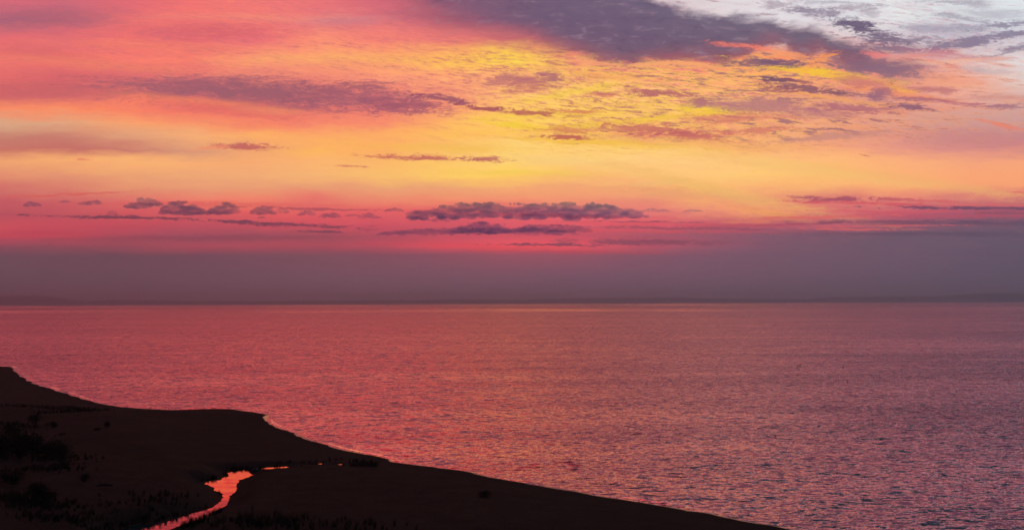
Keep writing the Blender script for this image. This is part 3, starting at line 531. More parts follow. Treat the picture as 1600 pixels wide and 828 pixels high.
# ------------------------------------------------------------------ value noise for shapes
def vnoise(x, y, seed=0):
    xi, yi = np.floor(x).astype(np.int64), np.floor(y).astype(np.int64)
    xf, yf = x - xi, y - yi
    def h(a, b):
        n = (a * 374761393 + b * 668265263 + seed * 974634777) & 0xffffffff
        n = ((n ^ (n >> 13)) * 1274126177) & 0xffffffff
        return ((n ^ (n >> 16)) & 0xffff) / 65535.0
    sx, sy = xf * xf * (3 - 2 * xf), yf * yf * (3 - 2 * yf)
    a = h(xi, yi) * (1 - sx) + h(xi + 1, yi) * sx
    b = h(xi, yi + 1) * (1 - sx) + h(xi + 1, yi + 1) * sx
    return a * (1 - sy) + b * sy

def fbm(x, y, oct=4, seed=0):
    s, a, t = 0, 1.0, 0
    for i in range(oct):
        s = s + a * vnoise(x * 2 ** i, y * 2 ** i, seed + i)
        t += a
        a *= 0.5
    return s / t - 0.5

def poly_dist(X, Y, pts, closed):
    """distance to a polyline, and inside test for a closed one"""
    pts = np.array(pts, float)
    d2 = np.full(X.shape, 1e18)
    n = len(pts)
    inside = np.zeros(X.shape, bool)
    for i in range(n if closed else n - 1):
        p, q = pts[i], pts[(i + 1) % n]
        e = q - p
        t = np.clip(((X - p[0]) * e[0] + (Y - p[1]) * e[1]) / max(e @ e, 1e-9), 0, 1)
        d2 = np.minimum(d2, (X - p[0] - t * e[0]) ** 2 + (Y - p[1] - t * e[1]) ** 2)
        if closed:
            c = ((p[1] > Y) != (q[1] > Y))
            with np.errstate(divide='ignore', invalid='ignore'):
                xc = p[0] + (Y - p[1]) / (q[1] - p[1] + 1e-12) * e[0]
            inside ^= c & (X < xc)
    return np.sqrt(d2), inside

# shoreline, far end of the beach first, then past the viewer
SHORE = [(-9000.00, 1500.00), (-2500.00, 700.00), (-700.00, 520.00), (-330.00, 462.00), (-213.42, 458.62), (-209.92, 457.96), (-206.88, 455.97), (-195.82, 433.85), (-181.94, 406.26), (-167.64, 380.29), (-152.57, 354.57), (-136.55, 330.78), (-122.13, 308.93), (-109.85, 290.73), (-99.67, 278.79), (-90.33, 272.61), (-83.02, 269.44), (-78.66, 270.56), (-73.64, 272.33), (-68.64, 271.34), (-66.02, 267.72), (-62.11, 263.69), (-56.67, 257.07), (-55.63, 251.06), (-54.26, 244.25), (-51.72, 236.52), (-48.78, 230.41), (-43.86, 221.80), (-37.66, 208.84), (-32.58, 199.94), (-28.15, 193.41), (-23.55, 188.07), (-20.57, 183.79), (-19.36, 180.46), (-16.09, 177.90), (-11.18, 173.68), (-7.54, 170.97), (-5.47, 168.06), (-2.97, 164.34), (-0.11, 161.05), (4.43, 156.76), (8.73, 152.70), (11.12, 149.12), (13.50, 146.88), (17.29, 143.08), (20.91, 139.69), (22.21, 137.75), (24.33, 136.25), (26.14, 133.40), (28.57, 130.46), (30.34, 128.39), (32.01, 126.21), (34.57, 122.40), (48.57, 107.40), (124.57, 27.40), (700.00, -620.00), (9000.00, -7000.00)]
CREEK = [
    [(-43.20, 154.74), (-43.38, 156.89), (-42.77, 157.72), (-41.85, 157.98), (-41.89, 160.86), (-41.43, 161.32), (-42.20, 163.73), (-42.61, 165.53), (-42.29, 166.96), (-41.44, 167.45), (-40.65, 167.62), (-39.73, 165.96), (-38.66, 163.35), (-38.63, 164.45), (-38.00, 163.34), (-38.30, 162.14), (-38.62, 159.86), (-39.08, 157.92), (-38.69, 155.52), (-38.26, 152.97), (-37.52, 150.25), (-37.10, 148.22), (-37.13, 146.98), (-37.07, 145.91), (-37.21, 145.19), (-36.71, 142.93), (-36.23, 140.86), (-35.83, 138.12), (-36.17, 136.17), (-36.09, 133.61), (-35.95, 131.82), (-36.41, 130.46), (-36.90, 128.95), (-37.56, 127.29), (-38.16, 124.78), (-38.61, 123.05), (-38.78, 121.37), (-38.75, 116.27), (-42.13, 116.32), (-44.00, 121.46), (-43.79, 123.62), (-43.47, 125.58), (-42.12, 126.64), (-40.52, 128.00), (-40.33, 130.34), (-39.23, 132.11), (-38.49, 133.66), (-37.43, 135.86), (-37.14, 137.50), (-37.12, 140.21), (-37.68, 143.74), (-38.72, 147.46), (-39.62, 148.62), (-40.68, 149.80), (-40.91, 151.40), (-41.66, 152.67)],
    [(-39.04, 169.39), (-38.28, 169.76), (-37.25, 170.00), (-36.16, 170.44), (-34.95, 170.80), (-34.61, 169.87), (-35.43, 169.31), (-36.30, 168.81), (-37.37, 168.31), (-38.35, 168.34)],
    [(-30.61, 173.39), (-30.24, 173.87), (-29.73, 173.85), (-29.93, 173.24)],
    [(-27.34, 172.77), (-26.98, 173.04), (-26.55, 172.82), (-26.99, 172.43)]]
CREEK_Z = 0.75
LAND_POLY = SHORE + [(9000, -9000), (-9000, -9000)]

def land_height(X, Y):
    d, _ = poly_dist(X, Y, SHORE, False)
    _, ins = poly_dist(X, Y, LAND_POLY, True)
    sd = np.where(ins, d, -d)
    near = np.clip((420 - Y) / 60, 0, 1)
    h = np.where(sd > 0, 2.1 * (1 - np.exp(-np.maximum(sd, 0) / 26.0)) + 0.018 * np.minimum(sd, 6), 0.09 * sd)
    h = np.maximum(h, -2.4)
    inl = np.clip(sd / 18.0, 0, 1)
    h = h + inl * 0.45 * fbm(X / 14, Y / 14, 4, 3) + np.clip(sd / 4, 0, 1) * 0.07 * fbm(X / 2.3, Y / 2.3, 3, 9)
    # low foredunes on the left, where the shrubs grow
    fd = np.clip((-X - 36 - 0.06 * (Y - 110)) / 26.0, 0, 1) * np.clip((sd - 10) / 25.0, 0, 1)
    fd = fd * fd * (3 - 2 * fd)
    h = h + fd * (0.8 + 2.0 * (fbm(X / 24, Y / 30, 3, 5) + 0.35))
    # the dune the photograph is taken from
    rr = np.hypot(X, np.minimum(Y, 0) * 0.0 + np.maximum(Y, 0))
    dn = np.clip(1 - (Y - 3) / 46.0, 0, 1) * np.clip(1.25 - np.abs(X) / 260.0, 0, 1) * np.clip((sd - 6) / 60.0, 0, 1)
    dn = dn * dn * (3 - 2 * dn) * 0.5 + dn * 0.5
    h = h + np.minimum(dn, 1) * 22.3
    # stream bed
    cd = np.full(X.shape, 1e9)
    for k, poly in enumerate(CREEK):
        dd, inn = poly_dist(X, Y, poly, True)
        cd = np.minimum(cd, np.where(inn, 0, dd))
    bank = np.clip((cd - 0.55) / 3.2, 0, 1)
    bank = bank * bank * (3 - 2 * bank)
    bed = CREEK_Z - 0.06
    h = np.where(cd < 4.0, bed * (1 - bank) + np.maximum(h, bed) * bank, h)
    return h, sd, cd

def axis(parts):
    out = []
    for a, b, s in parts:
        out += list(np.arange(a, b, s))
    out.append(parts[-1][1])
    return np.array(out)

gx = axis([(-9000, -2000, 700), (-2000, -600, 140), (-600, -240, 18), (-240, -90, 1.6), (-90, 46, 0.55), (46, 140, 2.5), (140, 600, 30), (600, 9000, 600)])
gy = axis([(-9000, -1000, 800), (-1000, -100, 60), (-100, 0, 6), (0, 84, 1.6), (84, 205, 0.5), (205, 330, 1.0), (330, 470, 1.3), (470, 700, 18), (700, 1600, 90)])
GX, GY = np.meshgrid(gx, gy)
GZ, GSD, GCD = land_height(GX, GY)
# keep only cells that carry land or its shallow margin
nx = len(gx)
ok = (GSD > -26) | (GX < -600) | (GX > 140)
vid = np.arange(GX.size).reshape(GX.shape)
q = np.stack([vid[:-1, :-1], vid[:-1, 1:], vid[1:, 1:], vid[1:, :-1]], -1).reshape(-1, 4)
keep = ok.ravel()[q].any(1)
q = q[keep]
used = np.unique(q)
remap = -np.ones(GX.size, int)
remap[used] = np.arange(len(used))
V = np.stack([GX.ravel(), GY.ravel(), GZ.ravel()], -1)[used]

sand, N = new_mat("dark_sand")
geo = N.node('ShaderNodeNewGeometry')
px, py, pz = N.sep(geo.outputs['Position'])
n1 = N.noise(geo.outputs['Position'], 0.35, 5, 0.6)
n2 = N.noise(geo.outputs['Position'], 3.0, 5, 0.65)
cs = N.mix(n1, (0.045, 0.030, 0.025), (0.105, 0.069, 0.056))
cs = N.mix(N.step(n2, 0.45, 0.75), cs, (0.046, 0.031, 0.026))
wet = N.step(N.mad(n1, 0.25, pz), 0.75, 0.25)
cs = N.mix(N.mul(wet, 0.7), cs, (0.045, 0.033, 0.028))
bs = N.node('ShaderNodeBsdfPrincipled')
N.put(bs.inputs['Base Color'], cs)
seg = N.noise(geo.outputs['Position'], 0.09, 3, 0.55)
film = N.step(N.mad(seg, -0.42, N.add(pz, 0.21)), 0.085, 0.035)   # the last wave's film of water on the sand
N.put(bs.inputs['Roughness'], N.mad(film, -0.80, 0.95))
N.put(bs.inputs['Specular IOR Level'], N.mad(film, 0.22, 0.03))
N.put(bs.inputs['Specular Tint'], (1.0, 0.62, 0.60))
bp = N.node('ShaderNodeBump')
bp.inputs['Strength'].default_value = 0.5
bp.inputs['Distance'].default_value = 0.12
N.put(bp.inputs['Height'], N.mul(n2, N.sub(1.0, film)))
N.put(bs.inputs['Normal'], bp.outputs[0])
mo = N.node('ShaderNodeOutputMaterial')
N.t.links.new(bs.outputs[0], mo.inputs[0])
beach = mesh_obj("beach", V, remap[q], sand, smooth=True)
tag(beach, "dark sandy beach and low dunes in dusk shadow along the lake", kind="structure")

# ------------------------------------------------------------------ water
def water_material(name, slope, dashes, tint=(1.0, 0.58, 0.70), body=(0.004, 0.15, 0.17)):
    mat, N = new_mat(name)
    geo = N.node('ShaderNodeNewGeometry')
    P = geo.outputs['Position']
    c05 = (0.5, 0.5, 0.5)
    s1 = N.vop('SUBTRACT', N.noise(N.vop('MULTIPLY', P, (0.22, 0.48, 0)), 1.0, 2, 0.5, color=True), c05)
    s2 = N.vop('SUBTRACT', N.noise(N.vop('MULTIPLY', P, (0.72, 1.75, 0)), 1.0, 4, 0.65, color=True), c05)
    tot = N.vop('ADD', N.vop('MULTIPLY', s1, (0.50, 0.80, 0)), N.vop('MULTIPLY', s2, (1.1, 1.6, 0)))
    # wind lanes: long calm and ruffled patches
    lane = N.noise(N.vop('MULTIPLY', P, (0.0006, 0.0035, 0)), 1.0, 4, 0.6)
    lane2 = N.noise(N.vop('MULTIPLY', P, (0.006, 0.022, 0)), 1.0, 4, 0.6)
    k = N.mad(N.step(lane, 0.36, 0.62), 0.35, 0.70)
    k = N.mul(k, N.mad(N.step(lane2, 0.32, 0.68), 0.6, 0.68))
    # long calm slicks far out
    pxx, pyy, _ = N.sep(P)
    gust = N.step(N.m('DIVIDE', pxx, N.m('MAXIMUM', pyy, 60.0)), 0.16, 0.46)   # the breeze ruffles the open side more
    gust = N.mul(gust, N.step(pyy, 90.0, 160.0))
    brk = N.noise(N.vop('MULTIPLY', P, (0.0011, 0.0004, 0)), 1.0, 3, 0.6)
    pyy = N.mad(lane, 900.0, pyy)
    slick = N.mul(N.step(pyy, 3250.0, 3600.0), N.step(pyy, 4900.0, 4500.0))
    slick = N.m('MAXIMUM', slick, N.step(pyy, 7200.0, 8200.0))
    slick = N.mul(slick, N.mul(N.step(brk, 0.36, 0.58), N.mad(gust, -0.6, 1.0)))
    k = N.mul(k, N.mad(gust, 0.75, 1.0))
    k = N.mul(k, N.mad(slick, -0.6, 1.0))   # only facets that face the shore show at such grazing angles
    k = N.mul(k, slope)
    tot = N.vop('MULTIPLY', tot, N.vec(k, k, 0.0))
    tx, ty, _ = N.sep(tot)
    ty = N.mad(slick, -0.047, ty)
    if dashes:
        d = N.noise(N.vop('MULTIPLY', P, (0.26, 0.85, 0)), 1.0, 3, 0.6, lac=2.3)
        patch = N.noise(N.vop('MULTIPLY', P, (0.02, 0.05, 0)), 1.0, 3, 0.6)
        th = N.mad(patch, -0.26, 0.735)
        f = N.m('SUBTRACT', d, th)
        ty = N.sub(ty, N.mul(N.step(f, 0.0, 0.07), dashes))
    nrm = N.vop('NORMALIZE', N.vop('ADD', geo.outputs['Normal'], N.vec(tx, ty, 0.0)), (0, 0, 0))
    fr = N.node('ShaderNodeFresnel')
    fr.inputs[0].default_value = 1.5
    N.put(fr.inputs[1], nrm)
    gl = N.node('ShaderNodeBsdfGlossy')
    N.put(gl.inputs['Color'], tint)
    gl.inputs['Roughness'].default_value = 0.04
    N.put(gl.inputs['Normal'], nrm)
    df = N.node('ShaderNodeBsdfDiffuse')
    N.put(df.inputs['Color'], body)
    ms = N.node('ShaderNodeMixShader')
    N.put(ms.inputs[0], N.m('MULTIPLY', fr.outputs[0], 2.0, clamp=True))
    N.t.links.new(df.outputs[0], ms.inputs[1])
    N.t.links.new(gl.outputs[0], ms.inputs[2])
    mo = N.node('ShaderNodeOutputMaterial')
    N.t.links.new(ms.outputs[0], mo.inputs[0])
    return mat

lake_mat = water_material("lake_water", 1.0, 0.42)
wx = np.array([-29000, -12000, -5000, -2000, -800, -300, -100, 0, 100, 300, 800, 2000, 5000, 12000, 29000.])
wy = np.array([-29000, -12000, -5000, -2000, -800, -300, -100, 0, 100, 200, 400, 800, 1600, 3200, 6400, 12000, 21500.])
WX, WY = np.meshgrid(wx, wy)
wv = np.stack([WX.ravel(), WY.ravel(), np.zeros(WX.size)], -1)
wid = np.arange(WX.size).reshape(WX.shape)
wq = np.stack([wid[:-1, :-1], wid[:-1, 1:], wid[1:, 1:], wid[1:, :-1]], -1).reshape(-1, 4)
lake = mesh_obj("water", wv, wq, lake_mat)
tag(lake, "wide calm lake rippled red and mauve by the sunset", kind="structure")

# a thin swash line where each wavelet dies on the sand, and the steepest wavelets further out
def resample(pts, step):
    pts = np.array(pts, float)
    seg = np.hypot(*(pts[1:] - pts[:-1]).T)
    s = np.concatenate([[0], np.cumsum(seg)])
    t = np.arange(0, s[-1], step)
    return np.stack([np.interp(t, s, pts[:, 0]), np.interp(t, s, pts[:, 1])], -1)

ridge_mat = water_material("wavelet_water", 0.8, 0.0, tint=(1.0, 0.86, 0.86))
rv, rf = [], []
def ridge(line, heights, widths):
    """a swell crest along a line: a smooth bump lying on the water"""
    line = np.array(line)
    tg = np.gradient(line, axis=0)
    tg /= np.maximum(np.hypot(tg[:, 0], tg[:, 1])[:, None], 1e-6)
    nr = np.stack([-tg[:, 1], tg[:, 0]], -1)
    prof = np.linspace(-1, 1, 9)
    b0 = len(rv)
    for (p, nn, hh, ww) in zip(line, nr, heights, widths):
        for s in prof:
            z = hh * (math.cos(math.pi * s) * 0.5 + 0.5) + 0.012
            q_ = p + nn * ww * (s + 0.25 * (1 - s * s))
            rv.append((q_[0], q_[1], z))
    for i in range(len(line) - 1):
        for j in range(8):
            a = b0 + i * 9 + j
            rf.append((a, a + 1, a + 10, a + 9))
sl = resample([p for p in SHORE if -215 < p[0] < 60 and p[1] > 80], 0.9)
arc = np.arange(len(sl)) * 0.9
m1 = np.clip(3.5 * (vnoise(arc / 11, arc * 0, 21) - 0.42), 0, 1)
tg = np.gradient(sl, axis=0); tg /= np.hypot(*tg.T)[:, None]
out = np.stack([-tg[:, 1], tg[:, 0]], -1)
# shoreline runs away from the land on its left hand side
off = 0.8 + 0.9 * vnoise(arc / 17, arc * 0, 4)
sw = sl + out * off[:, None]
run = []
for k in range(len(sw) + 1):
    if k < len(sw) and m1[k] > 0.03:
        run.append(k)
    else:
        if len(run) > 3:
            ridge(sw[run], 0.11 * m1[run], 0.10 + 0.36 * m1[run])
        run = []
ridges = mesh_obj("waves", rv, rf, ridge_mat, smooth=True)
tag(ridges, "thin line of little waves breaking along the beach", kind="stuff")

# ------------------------------------------------------------------ the stream across the beach
creek_mat = water_material("stream_water", 0.04, 0.0, tint=(1.0, 0.34, 0.36))
for k, poly in enumerate(CREEK):
    pts = np.array(poly)
    # roughen the waterline
    if k < 2:
        rs = resample(list(poly) + [poly[0]], 0.35)
        jit = 0.30 * (vnoise(np.arange(len(rs)) * 0.8, np.arange(len(rs)) * 0.0, 31 + k) - 0.5) + 0.22 * (vnoise(np.arange(len(rs)) * 0.23, np.arange(len(rs)) * 0.0, 51 + k) - 0.5)
        tg_ = np.gradient(rs, axis=0); tg_ /= np.maximum(np.hypot(*tg_.T)[:, None], 1e-6)
        pts = rs + np.stack([-tg_[:, 1], tg_[:, 0]], -1) * jit[:, None]
    bm = bmesh.new()
    vsx = [bm.verts.new((p[0], p[1], CREEK_Z + 0.004)) for p in pts]
    es = [bm.edges.new((vsx[i], vsx[(i + 1) % len(vsx)])) for i in range(len(vsx))]
    bmesh.ops.triangle_fill(bm, use_beauty=True, use_dissolve=False, edges=es)
    for f in bm.faces:
        if f.normal.z < 0:
            f.normal_flip()
    me = bpy.data.meshes.new("stream")
    bm.to_mesh(me); bm.free()
    me.materials.append(creek_mat)
    o = bpy.data.objects.new("stream", me)
    col.objects.link(o)
    tag(o, ["winding stream reflecting orange sky across the dark beach",
            "thin glowing trickle of water between the stream and the lake",
            "tiny glint of water on the sand, second from the lake end",
            "smallest glint of water on the sand beside the dark brush"][k], kind="structure")

# ------------------------------------------------------------------ far shore
HILLS = [(-20804, 122), (-15909, 147), (-12238, 159), (-9790, 171), (-9423, 165), (-9178, 122), (-8934, 92), (-8689, 80), (-8444, 92), (-7955, 92), (-7343, 80), (-6731, 67), (-5752, 73), (-4895, 64), (-3671, 61), (-2448, 73), (-1224, 80), (0, 73), (734, 86), (1713, 92), (2448, 104), (3427, 104), (4283, 86), (5140, 73), (5997, 80), (6486, 98), (7343, 116), (7955, 110), (8566, 116), (9056, 141), (9423, 171), (10035, 165), (11014, 147), (15909, 184), (22028, 147)]
hill_mat, N = new_mat("far_woods")
geo = N.node('ShaderNodeNewGeometry')
hn = N.noise(geo.outputs['Position'], 0.004, 4, 0.6)
bs = N.node('ShaderNodeBsdfPrincipled')
N.put(bs.inputs['Base Color'], N.mix(hn, (0.03, 0.04, 0.03), (0.07, 0.08, 0.06)))
bs.inputs['Roughness'].default_value = 0.95
mo = N.node('ShaderNodeOutputMaterial')
N.t.links.new(bs.outputs[0], mo.inputs[0])
hx = np.array([p[0] for p in HILLS]); hh = np.array([p[1] for p in HILLS])
def hill_range(name, x0, x1, label):
    xs = np.arange(x0, x1 + 1, 60.0)
    prof = np.interp(xs, hx, hh)
    ends = np.clip(np.minimum(xs - x0, x1 - xs) / 500.0, 0, 1)
    depth = np.array([0, 150, 400, 800, 1400, 2200.])
    frac = np.array([-0.02, 0.25, 0.62, 0.9, 1.0, 0.3])
    vv, ff = [], []
    for j, (d, f) in enumerate(zip(depth, frac)):
        z = prof * f * (1 + 0.35 * fbm(xs / 900 + j * 3, xs * 0 + j * 7.3, 4, 17)) * (0.35 + 0.65 * ends)
        z = z + (9 * vnoise(xs / 90, xs * 0 + j, 5) if f > 0.1 else 0) * ends
        if f < 0: z = z * 0 - 2
        for x, zz in zip(xs, z):
            vv.append((x, 21000 + d + 400 * math.sin(x / 2600.0), max(zz, -2)))
    m = len(xs)
    for j in range(len(depth) - 1):
        for i in range(m - 1):
            ff.append((j * m + i, j * m + i + 1, (j + 1) * m + i + 1, (j + 1) * m + i))
    o = mesh_obj(name, vv, ff, hill_mat, smooth=True)
    tag(o, label, kind="structure")
hill_range("hills", -24000, -8300, "hazy blue headland at the left end of the far shore")
hill_range("hills", -8700, 6300, "thin low strip of hazy far shore along the horizon")
hill_range("hills", 5800, 24000, "hazy blue ridge rising at the right end of the far shore")

# ------------------------------------------------------------------ low cumulus over the horizon
cl_mat, N = new_mat("cloud_vapour")
geo = N.node('ShaderNodeNewGeometry')
cn = N.noise(N.vop('MULTIPLY', geo.outputs['Position'], (1 / 420.0, 1 / 3000.0, 1 / 150.0)), 1.0, 5, 0.62)
va = N.node('ShaderNodeVolumeAbsorption')
N.put(va.inputs['Color'], (0.0, 0.42, 0.80))
N.put(va.inputs['Density'], N.mad(N.step(cn, 0.22, 0.66), 0.0030, 0.0011))
mo = N.node('ShaderNodeOutputMaterial')
N.t.links.new(va.outputs[0], mo.inputs['Volume'])

# x from, x to, distance, base height, top height (metres)
CLOUDS = [(-17923, -17311, 40280, 3618, 3878), (-16256, -15797, 39320, 3655, 3759), (-16279, -15366, 41120, 3733, 3950), (-14585, -13087, 41360, 3627, 4039), (-12970, -11177, 40400, 3302, 3798), (-11277, -10134, 40760, 3350, 3779), (-9639, -8809, 40580, 3306, 3662), (-8354, -7814, 38480, 3179, 3359), (-7956, -7314, 40700, 3262, 3477), (-6804, -5997, 38360, 3006, 3231), (-5320, -4521, 38000, 2951, 3151), (-6248, -5675, 40880, 3247, 3367), (-9550, -9262, 41120, 3206, 3326), (-4712, -4004, 40400, 3369, 3535), (-3684, 4747, 38300, 2955, 3538), (4585, 5639, 39200, 3237, 3375), (6123, 6808, 39080, 3223, 3337), (-3601, -2789, 38600, 2901, 3059), (-2984, -2320, 40640, 3026, 3240), (-4874, 2443, 39800, 2471, 2750), (-2062, 4, 38480, 2457, 2839), (4, 2908, 39800, 2554, 2857), (-14639, -14268, 39680, 3229, 3392)]
CLOUD_LABELS = [
    "small ragged mauve cloud, leftmost above the far water",
    "faint tiny cloud wisp between the two leftmost low clouds",
    "small slanted mauve cloud left of the first large puff",
    "plump mauve cloud with a high crown, first large puff from the left",
    "broad ragged mauve cloud joined below the plump crowned one",
    "hook shaped mauve cloud in the middle of the left row",
    "small mauve cloud with raised right tip ending the left row",
    "little dark wisp just right of the raised tip cloud",
    "thin mauve cloud wisp before the pair of flat scraps",
    "flat mauve cloud scrap on the left side of the scrap pair",
    "flat mauve cloud scrap on the right side of the scrap pair",
    "tiny cloud shred between the two flat scraps",
    "tiny dark shred hanging under the raised tip cloud",
    "short broken cloud leading toward the longest cloud bank",
    "longest dark mauve cloud bank with a bumpy top over the horizon",
    "thin pointed tail trailing from the right end of the longest bank",
    "tiny isolated dotted cloud far right of the longest bank",
    "thin flat shred under the left end of the longest bank",
    "small lens shaped cloud under the longest bank",
    "long flat cloud sheet below the longest bank",
    "low domed cloud riding on the flat sheet below the longest bank",
    "streaky cloud at the right end of the flat lower sheet",
    "tiny dark cloud dot above the long thin streak at left"]
for (x0, x1, Y, zb, zt), lab in zip(CLOUDS, CLOUD_LABELS):
    W_, H_ = x1 - x0, zt - zb
    n = int(np.clip(8 + 6 * W_ / max(H_, 1), 16, 150))
    vv, ff = [], []
    seed = int(abs(x0)) % 991
    bank = W_ / H_ > 9
    for i in range(n * 3):
        t = rng.random() if i % 3 else (i / 3 + 0.5) / n
        e0 = min(1.0, 4.5 * min(t, 1 - t)) ** 0.5 if bank else np.sin(np.pi * np.clip(t, 0.02, 0.98)) ** 0.5
        lump = vnoise(np.array([t * W_ / H_ * (0.35 if bank else 0.6) + seed]), np.array([0.5]), 3)[0]
        env = e0 * ((0.80 + 0.14 * lump) if bank else (0.35 + 0.95 * lump))
        r_ = H_ * (0.10 + 0.15 * rng.random() ** 1.5) * (0.5 + 0.5 * e0)
        u_ = rng.random()
        z = zb + H_ * (0.10 * rng.random() + (env - 0.10) * u_)
        if i % 5 == 0:                       # little turrets on the crown
            z, r_ = zb + H_ * env, r_ * 0.62
        sx = (1.1 if i % 5 == 0 else 1.5 + 2.2 * rng.random() * (1.0 - 0.5 * u_))
        c = np.array([x0 + W_ * t, Y + (rng.random() - 0.5) * 60, z])
        nn = 1 + 0.6 * fbm(ICO_V[:, 0] * 1.6 + i * 5.1, ICO_V[:, 2] * 1.9 + ICO_V[:, 1] + i, 3, 2)
        v_ = ICO_V * nn[:, None] * r_ * np.array([sx, np.clip(r_ * 2.0, 45, 210) / r_, 0.9])
        b0 = len(vv) * len(ICO_V)
        vv.append(v_ + c); ff.append(ICO_F + b0)
    if bank:                                 # the long banks have an unbroken core
        t = 0.05
        while t < 0.95:
            e0 = min(1.0, 4.5 * min(t, 1 - t))
            v_ = ICO_V * np.array([H_ * 0.9, 130, H_ * (0.16 + 0.16 * e0)])
            b0 = len(vv) * len(ICO_V)
            vv.append(v_ + np.array([x0 + W_ * t, Y, zb + H_ * (0.26 + 0.14 * e0)])); ff.append(ICO_F + b0)
            t += H_ * 0.55 / W_
    raw = mesh_obj("cloud_raw", np.concatenate(vv), np.concatenate(ff), cl_mat)
    md = raw.modifiers.new("fuse", 'REMESH')          # one closed billowing skin per cloud
    md.mode = 'VOXEL'
    md.voxel_size = max(11.0, H_ / 30.0)
    md.use_smooth_shade = True
    done = bpy.data.meshes.new_from_object(raw.evaluated_get(bpy.context.evaluated_depsgraph_get()))
    bpy.data.objects.remove(raw)
    done.name = "cloud"
    o = bpy.data.objects.new("cloud", done)
    col.objects.link(o)
    tag(o, lab, "cloud", group="low mauve cumulus clouds over the horizon")

# ------------------------------------------------------------------ vegetation
leaf_mat, N = new_mat("dune_leaves")
oi = N.node('ShaderNodeObjectInfo')
geo = N.node('ShaderNodeNewGeometry')
ln = N.noise(geo.outputs['Position'], 2.2, 2, 0.5)
bs = N.node('ShaderNodeBsdfPrincipled')
N.put(bs.inputs['Base Color'], N.mix(ln, (0.018, 0.022, 0.012), (0.045, 0.05, 0.028)))
bs.inputs['Roughness'].default_value = 0.9
bs.inputs['Specular IOR Level'].default_value = 0.1
mo = N.node('ShaderNodeOutputMaterial')
N.t.links.new(bs.outputs[0], mo.inputs[0])
wood_mat, N = new_mat("grey_wood")
geo = N.node('ShaderNodeNewGeometry')
ln = N.noise(N.vop('MULTIPLY', geo.outputs['Position'], (3, 3, 14)), 1.0, 4, 0.6)
bs = N.node('ShaderNodeBsdfPrincipled')
N.put(bs.inputs['Base Color'], N.mix(ln, (0.03, 0.024, 0.02), (0.08, 0.065, 0.055)))
bs.inputs['Roughness'].default_value = 0.9
mo = N.node('ShaderNodeOutputMaterial')
N.t.links.new(bs.outputs[0], mo.inputs[0])

def height_at(x, y):
    h, _, _ = land_height(np.array([[x]], float), np.array([[y]], float))
    return float(h[0, 0])

def shrub_meshes(k):
    r = np.random.default_rng(40 + k)
    vv, ff = [], []
    clumps = [(r.normal(0, 0.23), r.normal(0, 0.23), 0.18 + 0.62 * r.random(), 0.10 + 0.15 * r.random()) for _ in range(17)]
    for i in range(1500):
        cx, cy, cz, cr = clumps[r.integers(len(clumps))]
        p = np.array([cx, cy, cz]) + r.normal(0, 1, 3) * cr * np.array([0.75, 0.75, 0.75])
        if p[2] < 0.0: p[2] = abs(p[2])
        a = r.normal(0, 1, 3); a /= np.linalg.norm(a)
        b_ = np.cross(a, r.normal(0, 1, 3)); b_ /= np.linalg.norm(b_)
        s = 0.028 + 0.032 * r.random()
        i0 = len(vv)
        vv += [p - a * s, p + b_ * s * 0.45, p + a * s * 1.3, p - b_ * s * 0.45]
        ff.append((i0, i0 + 1, i0 + 2, i0 + 3))
    fol = bpy.data.meshes.new("foliage")
    fol.from_pydata([tuple(v) for v in vv], [], ff); fol.materials.append(leaf_mat)
    sv, sf = [], []
    for (cx, cy, cz, cr) in clumps:
        p0 = np.array([cx * 0.15, cy * 0.15, -0.05]); p2 = np.array([cx, cy, cz + cr * 0.7]); p1 = (p0 + p2) / 2 + np.array([0, 0, 0.06])
        ring0 = len(sv)
        for p, rad in ((p0, 0.022), (p1, 0.014), (p2, 0.004)):
            for q_ in range(5):
                an = q_ * 2 * math.pi / 5
                sv.append((p[0] + rad * math.cos(an), p[1] + rad * math.sin(an), p[2]))
        for j in range(2):
            for q_ in range(5):
                sf.append((ring0 + j * 5 + q_, ring0 + j * 5 + (q_ + 1) % 5, ring0 + (j + 1) * 5 + (q_ + 1) % 5, ring0 + (j + 1) * 5 + q_))
    st = bpy.data.meshes.new("branches")
    st.from_pydata(sv, [], sf); st.materials.append(wood_mat)
    return fol, st
SM = [shrub_meshes(k) for k in range(3)]
SHRUBS = [(-74.44, 161.98, 3.78, 4.15, 0.00), (-73.58, 165.09, 4.23, 3.85, 1.00), (-72.02, 166.34, 3.88, 3.30, 2.00), (-69.33, 164.99, 3.46, 2.69, 0.00), (-66.52, 163.04, 2.85, 2.47, 1.00), (-84.91, 187.01, 3.71, 2.18, 2.00), (-92.69, 213.33, 2.73, 1.99, 0.00), (-85.35, 204.94, 1.43, 1.19, 1.00), (-74.89, 203.66, 1.42, 1.07, 2.00), (-74.52, 197.99, 1.62, 0.46, 0.00), (-77.97, 191.00, 1.34, 0.45, 1.00), (-63.12, 151.95, 1.95, 0.80, 2.00), (-62.15, 153.02, 1.78, 0.89, 0.00), (-55.66, 143.63, 1.59, 1.09, 1.00), (-63.17, 140.02, 3.26, 1.63, 2.00), (-56.14, 130.49, 2.89, 2.28, 0.00), (-54.35, 129.67, 1.81, 1.36, 1.00), (-57.01, 127.40, 1.93, 1.04, 2.00), (-51.40, 129.22, 0.98, 0.75, 0.00), (-65.18, 141.91, 1.65, 1.32, 1.00), (-3.65, 142.58, 2.49, 0.66, 2.00), (-23.32, 171.19, 2.39, 0.80, 0.00), (-21.63, 171.15, 2.19, 0.70, 1.00), (-24.62, 170.53, 1.59, 0.40, 2.00)]
